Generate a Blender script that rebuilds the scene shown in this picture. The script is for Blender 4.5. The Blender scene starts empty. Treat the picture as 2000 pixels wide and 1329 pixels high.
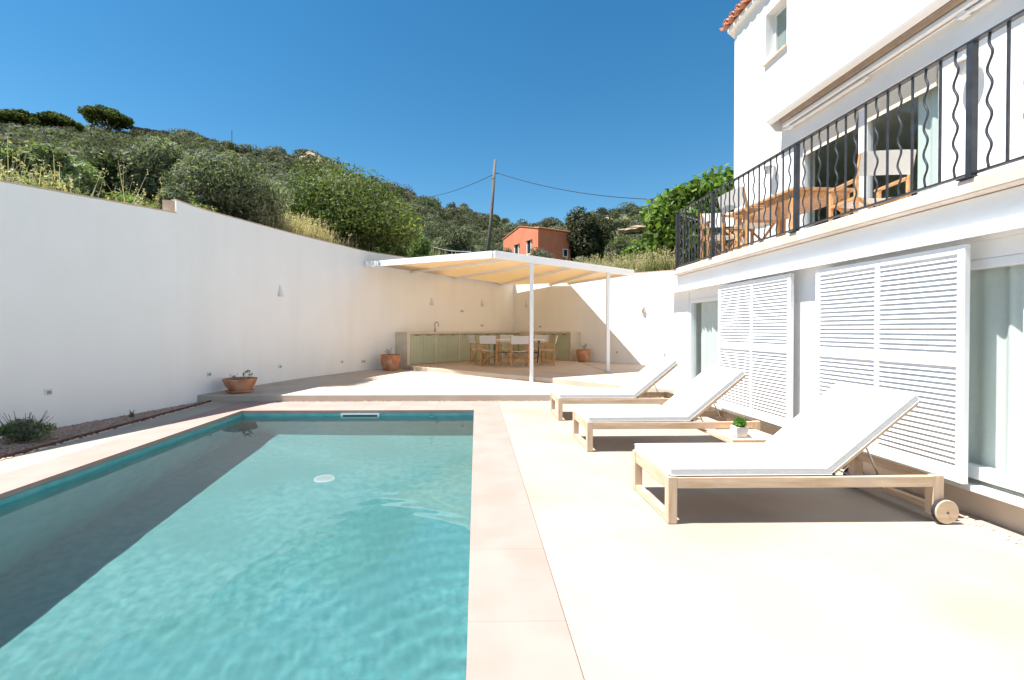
import bpy, bmesh, math, random
import numpy as np
from mathutils import Vector, Matrix
R = math.radians
sc = bpy.context.scene
COL = sc.collection
random.seed(7)
rng = np.random.default_rng(11)

# ------------------------------------------------------------------ camera, sky, sun, exposure
cam = bpy.data.objects.new('camera', bpy.data.cameras.new('camera'))
COL.objects.link(cam)
sc.camera = cam
cam.location = (0, 0, 1.3)
cam.rotation_euler = (R(90 - 0.593), 0, -R(0.902))
cam.data.sensor_width = 36
cam.data.lens = 16.0
cam.data.shift_x = 0.028
cam.data.shift_y = -0.0054
cam.data.clip_start = 0.05
cam.data.clip_end = 9000

SUN_DIR = Vector((0.46, 0.07, -1.0))            # direction the light travels
world = bpy.data.worlds.new("World")
sc.world = world
world.use_nodes = True
wn = world.node_tree
sky = wn.nodes.new('ShaderNodeTexSky')
sky.sky_type = 'NISHITA'
sky.sun_disc = False
sky.sun_elevation = math.atan2(1.0, math.hypot(SUN_DIR.x, SUN_DIR.y))
sky.sun_rotation = R(-98.7)
sky.altitude = 600
sky.air_density = 1.0
sky.dust_density = 0.15
sky.ozone_density = 3.0
hs = wn.nodes.new('ShaderNodeHueSaturation')
hs.inputs['Saturation'].default_value = 1.33
bg = wn.nodes['Background']
wn.links.new(sky.outputs[0], hs.inputs['Color'])
wb = wn.nodes.new('ShaderNodeVectorMath')            # clear, slightly warm southern air
wb.operation = 'MULTIPLY'
wb.inputs[1].default_value = (1.14, 1.03, 0.83)
wn.links.new(hs.outputs[0], wb.inputs[0])
wn.links.new(wb.outputs[0], bg.inputs[0])
bg.inputs[1].default_value = 0.079
sun = bpy.data.objects.new('sun', bpy.data.lights.new('sun', 'SUN'))
COL.objects.link(sun)
sun.data.energy = 4.5
sun.data.angle = R(0.53)
sun.data.color = (1.0, 0.97, 0.925)
sun.rotation_euler = SUN_DIR.to_track_quat('-Z', 'Y').to_euler()
sun.location = (-20, 2, 45)
sun.data.cycles.is_caustics_light = True
sc.view_settings.view_transform = 'Standard'
sc.view_settings.look = 'None'
sc.view_settings.gamma = 1.0
sc.view_settings.use_curve_mapping = False
sc.view_settings.exposure = 1.34
sc.cycles.use_denoising = True
sc.cycles.max_bounces = 10
sc.cycles.diffuse_bounces = 5
sc.cycles.transparent_max_bounces = 16
sc.cycles.sample_clamp_indirect = 8.0

# ------------------------------------------------------------------ materials
def new_mat(name):
    m = bpy.data.materials.new(name)
    m.use_nodes = True
    return m, m.node_tree, m.node_tree.nodes['Principled BSDF']

def noise_mat(name, c1, c2, scale=8.0, rough=0.7, bump=0.0, bscale=60.0, stretch=(1, 1, 1), detail=6.0, spec=0.35, lo=0.35, hi=0.65, c3=None, scale3=1.0, stretch3=None):
    m, nt, b = new_mat(name)
    N, L = nt.nodes, nt.links
    tc = N.new('ShaderNodeTexCoord')
    mp = N.new('ShaderNodeMapping')
    mp.inputs['Scale'].default_value = stretch
    L.new(tc.outputs['Object'], mp.inputs[0])
    n = N.new('ShaderNodeTexNoise')
    n.inputs['Scale'].default_value = scale
    n.inputs['Detail'].default_value = detail
    L.new(mp.outputs[0], n.inputs['Vector'])
    r = N.new('ShaderNodeValToRGB')
    r.color_ramp.elements[0].position = lo
    r.color_ramp.elements[1].position = hi
    r.color_ramp.elements[0].color = (*c1, 1)
    r.color_ramp.elements[1].color = (*c2, 1)
    L.new(n.outputs['Fac'], r.inputs[0])
    out = r.outputs[0]
    if c3 is not None:
        n3 = N.new('ShaderNodeTexNoise')
        n3.inputs['Scale'].default_value = scale3
        n3.inputs['Detail'].default_value = 5
        if stretch3:
            mp3 = N.new('ShaderNodeMapping')
            mp3.inputs['Scale'].default_value = stretch3
            L.new(tc.outputs['Object'], mp3.inputs[0])
            L.new(mp3.outputs[0], n3.inputs['Vector'])
        else:
            L.new(tc.outputs['Object'], n3.inputs['Vector'])
        r3 = N.new('ShaderNodeValToRGB')
        r3.color_ramp.elements[0].position = 0.46
        r3.color_ramp.elements[1].position = 0.68
        r3.color_ramp.elements[0].color = (0, 0, 0, 1)
        r3.color_ramp.elements[1].color = (1, 1, 1, 1)
        L.new(n3.outputs['Fac'], r3.inputs[0])
        mx = N.new('ShaderNodeMix')
        mx.data_type = 'RGBA'
        L.new(r3.outputs[0], mx.inputs[0])
        L.new(out, mx.inputs[6])
        mx.inputs[7].default_value = (*c3, 1)
        out = mx.outputs[2]
    L.new(out, b.inputs['Base Color'])
    b.inputs['Roughness'].default_value = rough
    b.inputs['Specular IOR Level'].default_value = spec
    if bump > 0:
        nb = N.new('ShaderNodeTexNoise')
        nb.inputs['Scale'].default_value = bscale
        nb.inputs['Detail'].default_value = 4
        L.new(mp.outputs[0], nb.inputs['Vector'])
        bp = N.new('ShaderNodeBump')
        bp.inputs['Strength'].default_value = bump
        bp.inputs['Distance'].default_value = 0.01
        L.new(nb.outputs['Fac'], bp.inputs['Height'])
        L.new(bp.outputs[0], b.inputs['Normal'])
    return m

def leaf_mat(name, trans=0.4, rough=0.55, spec=0.2):
    m, nt, b = new_mat(name)
    N, L = nt.nodes, nt.links
    at = N.new('ShaderNodeAttribute')
    at.attribute_name = 'leaf_colour'
    L.new(at.outputs['Color'], b.inputs['Base Color'])
    b.inputs['Roughness'].default_value = rough
    b.inputs['Specular IOR Level'].default_value = spec
    tr = N.new('ShaderNodeBsdfTranslucent')
    mul = N.new('ShaderNodeVectorMath')
    mul.operation = 'MULTIPLY'
    mul.inputs[1].default_value = (1.3, 1.35, 0.6)
    L.new(at.outputs['Color'], mul.inputs[0])
    L.new(mul.outputs[0], tr.inputs['Color'])
    ms = N.new('ShaderNodeMixShader')
    ms.inputs[0].default_value = trans
    L.new(b.outputs[0], ms.inputs[1])
    L.new(tr.outputs[0], ms.inputs[2])
    L.new(ms.outputs[0], N['Material Output'].inputs['Surface'])
    return m

def glass_mat(name, tint):
    m, nt, b = new_mat(name)
    N, L = nt.nodes, nt.links
    N.remove(b)
    fr = N.new('ShaderNodeFresnel')
    ge = N.new('ShaderNodeNewGeometry')
    mi = N.new('ShaderNodeMath')
    mi.operation = 'MULTIPLY_ADD'
    mi.inputs[1].default_value = 1 / 1.55 - 1.55
    mi.inputs[2].default_value = 1.55
    L.new(ge.outputs['Backfacing'], mi.inputs[0])
    L.new(mi.outputs[0], fr.inputs['IOR'])
    ma = N.new('ShaderNodeMath')
    ma.operation = 'MULTIPLY_ADD'
    ma.inputs[1].default_value = 0.6
    ma.inputs[2].default_value = 0.015
    ma.use_clamp = True
    L.new(fr.outputs[0], ma.inputs[0])
    t = N.new('ShaderNodeBsdfTransparent')
    t.inputs['Color'].default_value = (*tint, 1)
    g = N.new('ShaderNodeBsdfGlossy')
    g.inputs['Roughness'].default_value = 0.0
    mx = N.new('ShaderNodeMixShader')
    L.new(ma.outputs[0], mx.inputs[0])
    L.new(t.outputs[0], mx.inputs[1])
    L.new(g.outputs[0], mx.inputs[2])
    L.new(mx.outputs[0], N['Material Output'].inputs['Surface'])
    return m

def cloth_mat(name, col, trans=0.15, bscale=300.0, bump=0.05):
    m = noise_mat(name, tuple(c * 0.96 for c in col), col, scale=30, rough=0.85, bump=bump, bscale=bscale, spec=0.15)
    nt = m.node_tree
    b = nt.nodes['Principled BSDF']
    tr = nt.nodes.new('ShaderNodeBsdfTranslucent')
    tr.inputs['Color'].default_value = (*col, 1)
    ms = nt.nodes.new('ShaderNodeMixShader')
    ms.inputs[0].default_value = trans
    nt.links.new(b.outputs[0], ms.inputs[1])
    nt.links.new(tr.outputs[0], ms.inputs[2])
    nt.links.new(ms.outputs[0], nt.nodes['Material Output'].inputs['Surface'])
    return m

M = {}
M['plaster'] = noise_mat('white_plaster', (0.895, 0.88, 0.845), (0.91, 0.897, 0.868), scale=1.6, rough=0.85, bump=0.25, bscale=22, spec=0.2, c3=(0.865, 0.855, 0.82), scale3=1.4, stretch3=(1.6, 1.6, 0.22))
M['plaster_house'] = noise_mat('white_house_plaster', (0.80, 0.795, 0.785), (0.83, 0.825, 0.815), scale=2.0, rough=0.85, bump=0.2, bscale=22, spec=0.2, c3=(0.79, 0.78, 0.765), scale3=0.9)
M['wall_cap'] = noise_mat('wall_cap_render', (0.55, 0.40, 0.30), (0.66, 0.52, 0.41), scale=6, rough=0.9, bump=0.3, bscale=40)
M['deck'] = noise_mat('cream_microcement', (0.37, 0.315, 0.255), (0.40, 0.345, 0.285), scale=1.7, rough=0.62, bump=0.06, bscale=50, detail=9, c3=(0.325, 0.264, 0.205), scale3=0.8)
M['platform'] = noise_mat('platform_microcement', (0.49, 0.40, 0.315), (0.53, 0.44, 0.355), scale=2.2, rough=0.68, bump=0.06, bscale=50, detail=8, c3=(0.465, 0.365, 0.28), scale3=1.3)
M['coping'] = noise_mat('pink_sand_stone', (0.35, 0.242, 0.207), (0.375, 0.262, 0.228), scale=3.0, rough=0.72, bump=0.1, bscale=90, detail=10, c3=(0.335, 0.225, 0.186), scale3=2.2)
M['joint'] = noise_mat('dark_joint', (0.20, 0.15, 0.11), (0.28, 0.21, 0.16), scale=20, rough=0.9)
M['subbase'] = noise_mat('mortar_bed', (0.50, 0.46, 0.41), (0.58, 0.53, 0.48), scale=20, rough=0.9)
M['plinth'] = noise_mat('sand_plinth', (0.56, 0.45, 0.35), (0.62, 0.51, 0.41), scale=5, rough=0.85, bump=0.1)
M['sill'] = noise_mat('sill_stone', (0.58, 0.60, 0.56), (0.66, 0.67, 0.63), scale=8, rough=0.6)
M['ledge'] = noise_mat('ledge_stone', (0.55, 0.46, 0.38), (0.66, 0.57, 0.49), scale=5, rough=0.8, bump=0.1)
M['white_paint'] = noise_mat('white_lacquer', (0.80, 0.80, 0.80), (0.83, 0.83, 0.83), scale=5, rough=0.38, spec=0.4)
M['white_metal'] = noise_mat('white_metal_paint', (0.80, 0.80, 0.80), (0.82, 0.82, 0.82), scale=5, rough=0.4, spec=0.45)
M['iron'] = noise_mat('black_iron', (0.020, 0.023, 0.030), (0.040, 0.044, 0.054), scale=14, rough=0.45, spec=0.5)
M['steel'] = noise_mat('brushed_steel', (0.30, 0.29, 0.27), (0.42, 0.40, 0.37), scale=30, rough=0.3)
M['steel'].node_tree.nodes['Principled BSDF'].inputs['Metallic'].default_value = 0.9
M['dark_metal'] = noise_mat('dark_grey_metal', (0.07, 0.08, 0.075), (0.12, 0.13, 0.12), scale=20, rough=0.45)
WA, WB = (0.50, 0.345, 0.215), (0.66, 0.50, 0.35)
M['wood_x'] = noise_mat('teak_along_x', WA, WB, scale=5, rough=0.62, bump=0.12, bscale=26, stretch=(0.5, 7, 7), c3=(0.56, 0.42, 0.31), scale3=5)
M['wood_y'] = noise_mat('teak_along_y', WA, WB, scale=5, rough=0.62, bump=0.12, bscale=26, stretch=(7, 0.5, 7), c3=(0.56, 0.42, 0.31), scale3=5)
M['wood_z'] = noise_mat('teak_along_z', WA, WB, scale=5, rough=0.62, bump=0.12, bscale=26, stretch=(7, 7, 0.5), c3=(0.56, 0.42, 0.31), scale3=5)
M['oak'] = noise_mat('orange_hardwood', (0.46, 0.235, 0.095), (0.60, 0.345, 0.16), scale=6, rough=0.5, stretch=(3, 3, 3), bump=0.05)
M['cushion'] = cloth_mat('white_cushion_cloth', (0.80, 0.795, 0.78), trans=0.04, bump=0.06)
def wrinkle(m):
    nt = m.node_tree
    N, L = nt.nodes, nt.links
    tc = N.new('ShaderNodeTexCoord')
    n = N.new('ShaderNodeTexNoise')
    n.inputs['Scale'].default_value = 4.0
    n.inputs['Detail'].default_value = 3.0
    n.inputs['Distortion'].default_value = 1.2
    L.new(tc.outputs['Object'], n.inputs['Vector'])
    bp = N.new('ShaderNodeBump')
    bp.inputs['Strength'].default_value = 0.6
    bp.inputs['Distance'].default_value = 0.03
    L.new(n.outputs['Fac'], bp.inputs['Height'])
    L.new(bp.outputs[0], N['Principled BSDF'].inputs['Normal'])
wrinkle(M['cushion'])
M['piping'] = noise_mat('grey_piping', (0.66, 0.66, 0.65), (0.70, 0.70, 0.69), scale=40, rough=0.9)
M['canvas'] = cloth_mat('white_canvas', (0.80, 0.785, 0.75), trans=0.22, bump=0.1)
M['curtain'] = cloth_mat('sheer_curtain', (0.91, 0.915, 0.90), trans=0.16)
M['blind'] = noise_mat('cream_blind', (0.78, 0.70, 0.56), (0.82, 0.745, 0.61), scale=8, rough=0.6)
M['sage'] = noise_mat('sage_green_paint', (0.44, 0.47, 0.33), (0.47, 0.50, 0.36), scale=4, rough=0.55)
M['counter'] = noise_mat('sand_counter', (0.62, 0.53, 0.40), (0.68, 0.59, 0.46), scale=4, rough=0.6, bump=0.05)
M['terracotta'] = noise_mat('terracotta', (0.42, 0.165, 0.08), (0.52, 0.24, 0.125), scale=7, rough=0.85, bump=0.2, bscale=50, c3=(0.56, 0.33, 0.21), scale3=6)
M['rooftile'] = noise_mat('clay_roof_tile', (0.40, 0.115, 0.06), (0.56, 0.22, 0.12), scale=6, rough=0.85, bump=0.2, bscale=40, c3=(0.58, 0.36, 0.24), scale3=7)
M['soil'] = noise_mat('potting_soil', (0.05, 0.032, 0.02), (0.09, 0.06, 0.04), scale=30, rough=0.95, bump=0.5)
M['rust'] = noise_mat('rusty_steel_edge', (0.085, 0.035, 0.022), (0.17, 0.08, 0.05), scale=14, rough=0.85, bump=0.2)
M['rubber'] = noise_mat('dark_rubber', (0.02, 0.022, 0.025), (0.035, 0.036, 0.04), scale=20, rough=0.7)
M['grey_pot'] = noise_mat('grey_concrete_pot', (0.56, 0.56, 0.58), (0.66, 0.66, 0.68), scale=12, rough=0.7)
M['orange_wall'] = noise_mat('orange_render', (0.66, 0.185, 0.095), (0.71, 0.22, 0.12), scale=0.8, rough=0.9, bump=0.1, c3=(0.68, 0.215, 0.13), scale3=0.5)
M['dark_glass'] = noise_mat('dark_window_glass', (0.02, 0.028, 0.032), (0.03, 0.04, 0.045), scale=2, rough=0.08, spec=0.6)
M['pole_wood'] = noise_mat('weathered_pole', (0.10, 0.08, 0.07), (0.19, 0.16, 0.14), scale=6, rough=0.9, stretch=(4, 4, 0.3))
M['cable'] = noise_mat('black_cable', (0.02, 0.02, 0.024), (0.03, 0.03, 0.034), scale=4, rough=0.6)
M['bark'] = noise_mat('grey_bark', (0.10, 0.075, 0.055), (0.20, 0.16, 0.12), scale=9, rough=0.95, bump=0.5, bscale=20)
M['rock'] = noise_mat('tan_rock', (0.33, 0.24, 0.16), (0.46, 0.36, 0.26), scale=1.2, rough=0.95, bump=0.5, bscale=6)
M['plastic'] = noise_mat('white_plastic', (0.72, 0.73, 0.73), (0.76, 0.77, 0.77), scale=9, rough=0.4)
M['grey_plastic'] = noise_mat('grey_plastic', (0.28, 0.29, 0.30), (0.34, 0.35, 0.36), scale=9, rough=0.5)
M['room'] = noise_mat('interior_paint', (0.60, 0.61, 0.58), (0.66, 0.67, 0.64), scale=2, rough=0.8)
M['room_floor'] = noise_mat('interior_floor', (0.40, 0.37, 0.33), (0.46, 0.43, 0.38), scale=3, rough=0.6)
M['pool'] = noise_mat('aqua_pool_finish', (0.058, 0.225, 0.23), (0.108, 0.29, 0.29), scale=13, rough=0.7, bump=0.1, bscale=30, detail=9, c3=(0.07, 0.225, 0.224), scale3=0.8)
M['pool_wall'] = noise_mat('aqua_pool_finish_lifted_shade', (0.10, 0.33, 0.345), (0.15, 0.39, 0.40), scale=6, rough=0.7, bump=0.1, bscale=30, detail=9)  # same finish as the floor, its colour lightened to lift the shaded walls
M['leaf'] = leaf_mat('leaf')
M['leaf_far'] = leaf_mat('hill_scrub_leaf', trans=0.3, rough=0.8, spec=0.06)
M['grass'] = leaf_mat('dry_grass_blade', trans=0.35, rough=0.6)
M['pebble'] = noise_mat('mixed_pebble', (0.33, 0.175, 0.112), (0.58, 0.375, 0.27), scale=21, rough=0.85, detail=1, lo=0.3, hi=0.7, c3=(0.38, 0.31, 0.27), scale3=30)
M['pebble_pale'] = noise_mat('pale_pebble', (0.52, 0.40, 0.31), (0.70, 0.60, 0.50), scale=21, rough=0.85, detail=1, lo=0.3, hi=0.7)
M['glass'] = glass_mat('door_glass', (0.94, 0.97, 0.955))
M['glass_dark'] = glass_mat('upper_door_glass', (0.90, 0.94, 0.93))

def make_reed():
    m, nt, b = new_mat('straw_reed_mat')
    N, L = nt.nodes, nt.links
    tc = N.new('ShaderNodeTexCoord')
    mp = N.new('ShaderNodeMapping')
    mp.inputs['Rotation'].default_value = (0, 0, R(-28))
    L.new(tc.outputs['Object'], mp.inputs[0])
    mp2 = N.new('ShaderNodeMapping')
    mp2.inputs['Scale'].default_value = (0.25, 14, 1)
    L.new(mp.outputs[0], mp2.inputs[0])
    n = N.new('ShaderNodeTexNoise')
    n.inputs['Scale'].default_value = 6
    n.inputs['Detail'].default_value = 4
    L.new(mp2.outputs[0], n.inputs['Vector'])
    r = N.new('ShaderNodeValToRGB')
    r.color_ramp.elements[0].position = 0.3
    r.color_ramp.elements[1].position = 0.7
    r.color_ramp.elements[0].color = (0.76, 0.59, 0.36, 1)
    r.color_ramp.elements[1].color = (0.86, 0.72, 0.50, 1)
    L.new(n.outputs['Fac'], r.inputs[0])
    L.new(r.outputs[0], b.inputs['Base Color'])
    b.inputs['Roughness'].default_value = 0.8
    bp = N.new('ShaderNodeBump')
    bp.inputs['Strength'].default_value = 0.5
    bp.inputs['Distance'].default_value = 0.01
    L.new(n.outputs['Fac'], bp.inputs['Height'])
    L.new(bp.outputs[0], b.inputs['Normal'])
    tr = N.new('ShaderNodeBsdfTranslucent')
    L.new(r.outputs[0], tr.inputs['Color'])
    ms = N.new('ShaderNodeMixShader')
    ms.inputs[0].default_value = 0.42
    L.new(b.outputs[0], ms.inputs[1])
    L.new(tr.outputs[0], ms.inputs[2])
    L.new(ms.outputs[0], N['Material Output'].inputs['Surface'])
    return m
M['reed'] = make_reed()

def make_water():
    m, nt, b = new_mat('pool_water')
    N, L = nt.nodes, nt.links
    b.inputs['Transmission Weight'].default_value = 1.0
    b.inputs['Roughness'].default_value = 0.0
    b.inputs['IOR'].default_value = 1.333
    b.inputs['Base Color'].default_value = (1, 1, 1, 1)
    return m
M['water'] = make_water()

def make_terrain_mat():
    m, nt, b = new_mat('dry_hillside')
    N, L = nt.nodes, nt.links
    tc = N.new('ShaderNodeTexCoord')
    n = N.new('ShaderNodeTexNoise')
    n.inputs['Scale'].default_value = 0.35
    n.inputs['Detail'].default_value = 10
    n.inputs['Roughness'].default_value = 0.7
    L.new(tc.outputs['Object'], n.inputs['Vector'])
    r = N.new('ShaderNodeValToRGB')
    e = r.color_ramp.elements
    e[0].position, e[0].color = 0.36, (0.045, 0.055, 0.022, 1)
    e[1].position, e[1].color = 0.66, (0.20, 0.165, 0.085, 1)
    k = r.color_ramp.elements.new(0.5)
    k.color = (0.10, 0.105, 0.045, 1)
    L.new(n.outputs['Fac'], r.inputs[0])
    L.new(r.outputs[0], b.inputs['Base Color'])
    b.inputs['Roughness'].default_value = 0.95
    n2 = N.new('ShaderNodeTexNoise')
    n2.inputs['Scale'].default_value = 3.0
    n2.inputs['Detail'].default_value = 8
    L.new(tc.outputs['Object'], n2.inputs['Vector'])
    bp = N.new('ShaderNodeBump')
    bp.inputs['Strength'].default_value = 0.8
    bp.inputs['Distance'].default_value = 0.3
    L.new(n2.outputs['Fac'], bp.inputs['Height'])
    L.new(bp.outputs[0], b.inputs['Normal'])
    return m
M['terrain'] = make_terrain_mat()

# ------------------------------------------------------------------ mesh helpers
class MB:
    def __init__(self):
        self.v = []
        self.f = []
    def add(self, vs, fs):
        o = len(self.v)
        self.v += [tuple(p) for p in vs]
        self.f += [tuple(i + o for i in f) for f in fs]
        return self
    def box(self, x0, x1, y0, y1, z0, z1):
        return self.add([(x0, y0, z0), (x1, y0, z0), (x1, y1, z0), (x0, y1, z0), (x0, y0, z1), (x1, y0, z1), (x1, y1, z1), (x0, y1, z1)],
                        [(3, 2, 1, 0), (4, 5, 6, 7), (0, 1, 5, 4), (1, 2, 6, 5), (2, 3, 7, 6), (3, 0, 4, 7)])
    def beam(self, p, q, w, h, up=(0, 0, 1)):
        p, q = Vector(p), Vector(q)
        d = (q - p).normalized()
        s = d.cross(Vector(up))
        if s.length < 1e-4:
            s = d.cross(Vector((0, 1, 0)))
        s.normalize()
        u = s.cross(d)
        c = [s * a * w / 2 + u * b * h / 2 for a, b in ((-1, -1), (1, -1), (1, 1), (-1, 1))]
        return self.add([p + k for k in c] + [q + k for k in c], [(0, 1, 2, 3), (7, 6, 5, 4), (0, 4, 5, 1), (1, 5, 6, 2), (2, 6, 7, 3), (3, 7, 4, 0)])
    def tube(self, pts, r, n=8):
        pts = [Vector(p) for p in pts]
        rs = r if isinstance(r, (list, tuple)) else [r] * len(pts)
        vs, fs = [], []
        a = None
        for i, p in enumerate(pts):
            d = (pts[min(i + 1, len(pts) - 1)] - pts[max(i - 1, 0)]).normalized()
            if a is None:
                a = d.cross(Vector((0.3, 0.2, 1)))
                if a.length < 0.1:
                    a = d.cross(Vector((1, 0, 0)))
            a = (a - d * a.dot(d)).normalized()
            b = d.cross(a)
            for k in range(n):
                t = 2 * math.pi * k / n
                vs.append(p + (a * math.cos(t) + b * math.sin(t)) * rs[i])
        m = len(pts)
        for i in range(m - 1):
            for k in range(n):
                fs.append((i * n + k, i * n + (k + 1) % n, (i + 1) * n + (k + 1) % n, (i + 1) * n + k))
        fs.append(tuple(range(n - 1, -1, -1)))
        fs.append(tuple((m - 1) * n + k for k in range(n)))
        return self.add(vs, fs)
    def lathe(self, prof, n=28, c=(0, 0, 0), a0=0.0, a1=2 * math.pi):
        full = abs(a1 - a0 - 2 * math.pi) < 1e-6
        m = n if full else n + 1
        vs, fs = [], []
        for (r, z) in prof:
            for k in range(m):
                t = a0 + (a1 - a0) * k / n
                vs.append((c[0] + r * math.cos(t), c[1] + r * math.sin(t), c[2] + z))
        for i in range(len(prof) - 1):
            for k in range(n):
                k2 = (k + 1) % m
                fs.append((i * m + k, i * m + k2, (i + 1) * m + k2, (i + 1) * m + k))
        return self.add(vs, fs)
    def prism(self, poly, z0, z1):
        n = len(poly)
        z0s = z0 if isinstance(z0, (list, tuple)) else [z0] * n
        z1s = z1 if isinstance(z1, (list, tuple)) else [z1] * n
        vs = [(p[0], p[1], z0s[i]) for i, p in enumerate(poly)] + [(p[0], p[1], z1s[i]) for i, p in enumerate(poly)]
        fs = [tuple(range(n - 1, -1, -1)), tuple(range(n, 2 * n))]
        fs += [(i, (i + 1) % n, n + (i + 1) % n, n + i) for i in range(n)]
        return self.add(vs, fs)
    def xform(self, mat):
        self.v = [tuple(mat @ Vector(p)) for p in self.v]
        return self

def wloc(o):
    l = Vector((0, 0, 0))
    while o is not None:
        l = l + o.location
        o = o.parent
    return l

def obj(name, mb, mat, parent=None, bevel=0.0, seg=2, smooth=False, kind=None, org=None):
    """one mesh object; vertices are given in world space, or in the parent's own space when that sits at the origin"""
    off = wloc(parent) if parent is not None else (Vector(org) if org is not None else Vector((0, 0, 0)))
    me = bpy.data.meshes.new(name)
    me.from_pydata([tuple(Vector(p) - off) for p in mb.v], [], mb.f)
    bm = bmesh.new()
    bm.from_mesh(me)
    bmesh.ops.recalc_face_normals(bm, faces=bm.faces[:])
    if bevel > 0:
        es = [e for e in bm.edges if len(e.link_faces) == 2 and e.calc_face_angle(0) > 0.5]
        bmesh.ops.bevel(bm, geom=es, offset=bevel, segments=seg, profile=0.5, affect='EDGES', clamp_overlap=True)
    bm.to_mesh(me)
    bm.free()
    if smooth:
        me.shade_smooth()
    me.materials.append(mat)
    o = bpy.data.objects.new(name, me)
    COL.objects.link(o)
    if parent is not None:
        o.parent = parent
    elif org is not None:
        o.location = org
    if kind:
        o['kind'] = kind
    return o

def thing(name, label, cat, loc=(0, 0, 0), rotz=0.0, group=None):
    o = bpy.data.objects.new(name, None)
    o.empty_display_size = 0.1
    COL.objects.link(o)
    o.location = loc
    o.rotation_euler = (0, 0, rotz)
    return tag(o, label, cat, group)

def tag(o, label, cat, group=None):
    o['label'] = label
    o['category'] = cat
    if group:
        o['group'] = group
    return o

def dup(root, loc, rotz, label=None):
    r = root.copy()
    COL.objects.link(r)
    r.location = loc
    r.rotation_euler = (0, 0, rotz)
    if label:
        r['label'] = label
    for ch in list(root.children):
        c = ch.copy()
        COL.objects.link(c)
        c.parent = r
        for g in list(ch.children):
            d = g.copy()
            COL.objects.link(d)
            d.parent = c
    return r

def share(name, me_obj, parent, loc, rot=(0, 0, 0)):
    """another object using the same mesh data"""
    o = bpy.data.objects.new(name, me_obj.data)
    COL.objects.link(o)
    o.parent = parent
    o.location = loc
    o.rotation_euler = rot
    return o

def fastmesh(name, V, F, mat, colours=None, parent=None, org=None, smooth=False, kind=None):
    V = np.asarray(V, dtype=np.float32)
    F = np.asarray(F, dtype=np.int32)
    if parent is not None:
        V = V - np.array(wloc(parent), dtype=np.float32)
    elif org is not None:
        V = V - np.array(org, dtype=np.float32)
    m, k = F.shape
    me = bpy.data.meshes.new(name)
    me.vertices.add(len(V))
    me.vertices.foreach_set('co', V.ravel())
    me.loops.add(m * k)
    me.loops.foreach_set('vertex_index', F.ravel())
    me.polygons.add(m)
    me.polygons.foreach_set('loop_start', np.arange(0, m * k, k, dtype=np.int32))
    me.update(calc_edges=True)
    if colours is not None:
        a = me.attributes.new('leaf_colour', 'FLOAT_COLOR', 'FACE')
        c = np.ones((m, 4), dtype=np.float32)
        c[:, :3] = colours
        a.data.foreach_set('color', c.ravel())
    me.materials.append(mat)
    if smooth:
        me.shade_smooth()
    o = bpy.data.objects.new(name, me)
    COL.objects.link(o)
    if parent is not None:
        o.parent = parent
    elif org is not None:
        o.location = org
    if kind:
        o['kind'] = kind
    return o

# ------------------------------------------------------------------ layout constants
WALL = [(-9.14, -6.0, 2.15), (-5.80, 5.65, 3.105), (-5.15, 7.92, 3.30)]
WALL2 = [(-5.15, 7.92, 3.52), (-4.98, 8.50, 3.50), (-4.68, 9.70, 3.54), (-4.30, 10.95, 3.57), (-3.78, 12.15, 3.58), (-3.157, 13.40, 3.58), (-2.30, 14.36, 3.58), (1.52, 18.46, 3.50)]
CORNER = (1.52, 18.46)
BACK = [(1.52, 18.46, 3.30), (3.53, 15.78, 3.14), (4.85, 14.02, 3.04), (7.30, 10.74, 2.90)]
XU = 5.05                      # face of the upper storey
T = 0.22

# ------------------------------------------------------------------ terrain
rim = [(p[0], p[1], p[2]) for p in WALL[:2]] + [(-5.15, 7.92, 3.30)] + [(p[0], p[1], p[2]) for p in WALL2] + [(p[0], p[1], p[2]) for p in BACK[1:]] + \
      [(9.5, 12.6, 2.9), (15, 12, 2.9), (15, 0, 1.6), (15, -14, 0.0), (-12, -14, 0.0), (-9.14, -6.0, 2.0)]
SKY = [(-3000, 260), (-1200, 240), (-400, 230), (0, 262), (90, 260), (170, 268), (250, 276), (370, 282), (455, 297), (525, 314), (545, 304), (590, 312), (620, 318), (650, 336), (700, 358), (740, 372),
       (790, 388), (830, 403), (880, 411), (930, 427), (980, 439), (1010, 446), (1060, 447), (1100, 442), (1150, 431), (1200, 421), (1250, 415), (1290, 407), (1350, 398), (1435, 386), (2000, 340), (4000, 430)]

def rim_hit(phi):
    d = (math.sin(phi), math.cos(phi))
    best = None
    n = len(rim)
    for i in range(n):
        a, b = rim[i], rim[(i + 1) % n]
        ex, ey = b[0] - a[0], b[1] - a[1]
        den = d[0] * ey - d[1] * ex
        if abs(den) < 1e-9:
            continue
        t = (a[0] * ey - a[1] * ex) / den
        s = (a[0] * d[1] - a[1] * d[0]) / den
        if t > 0 and -1e-6 <= s <= 1 + 1e-6:
            z = a[2] + (b[2] - a[2]) * min(1, max(0, s))
            if best is None or t < best[0]:
                best = (t, z)
    return best if best else (14.0, 0.0)

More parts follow.
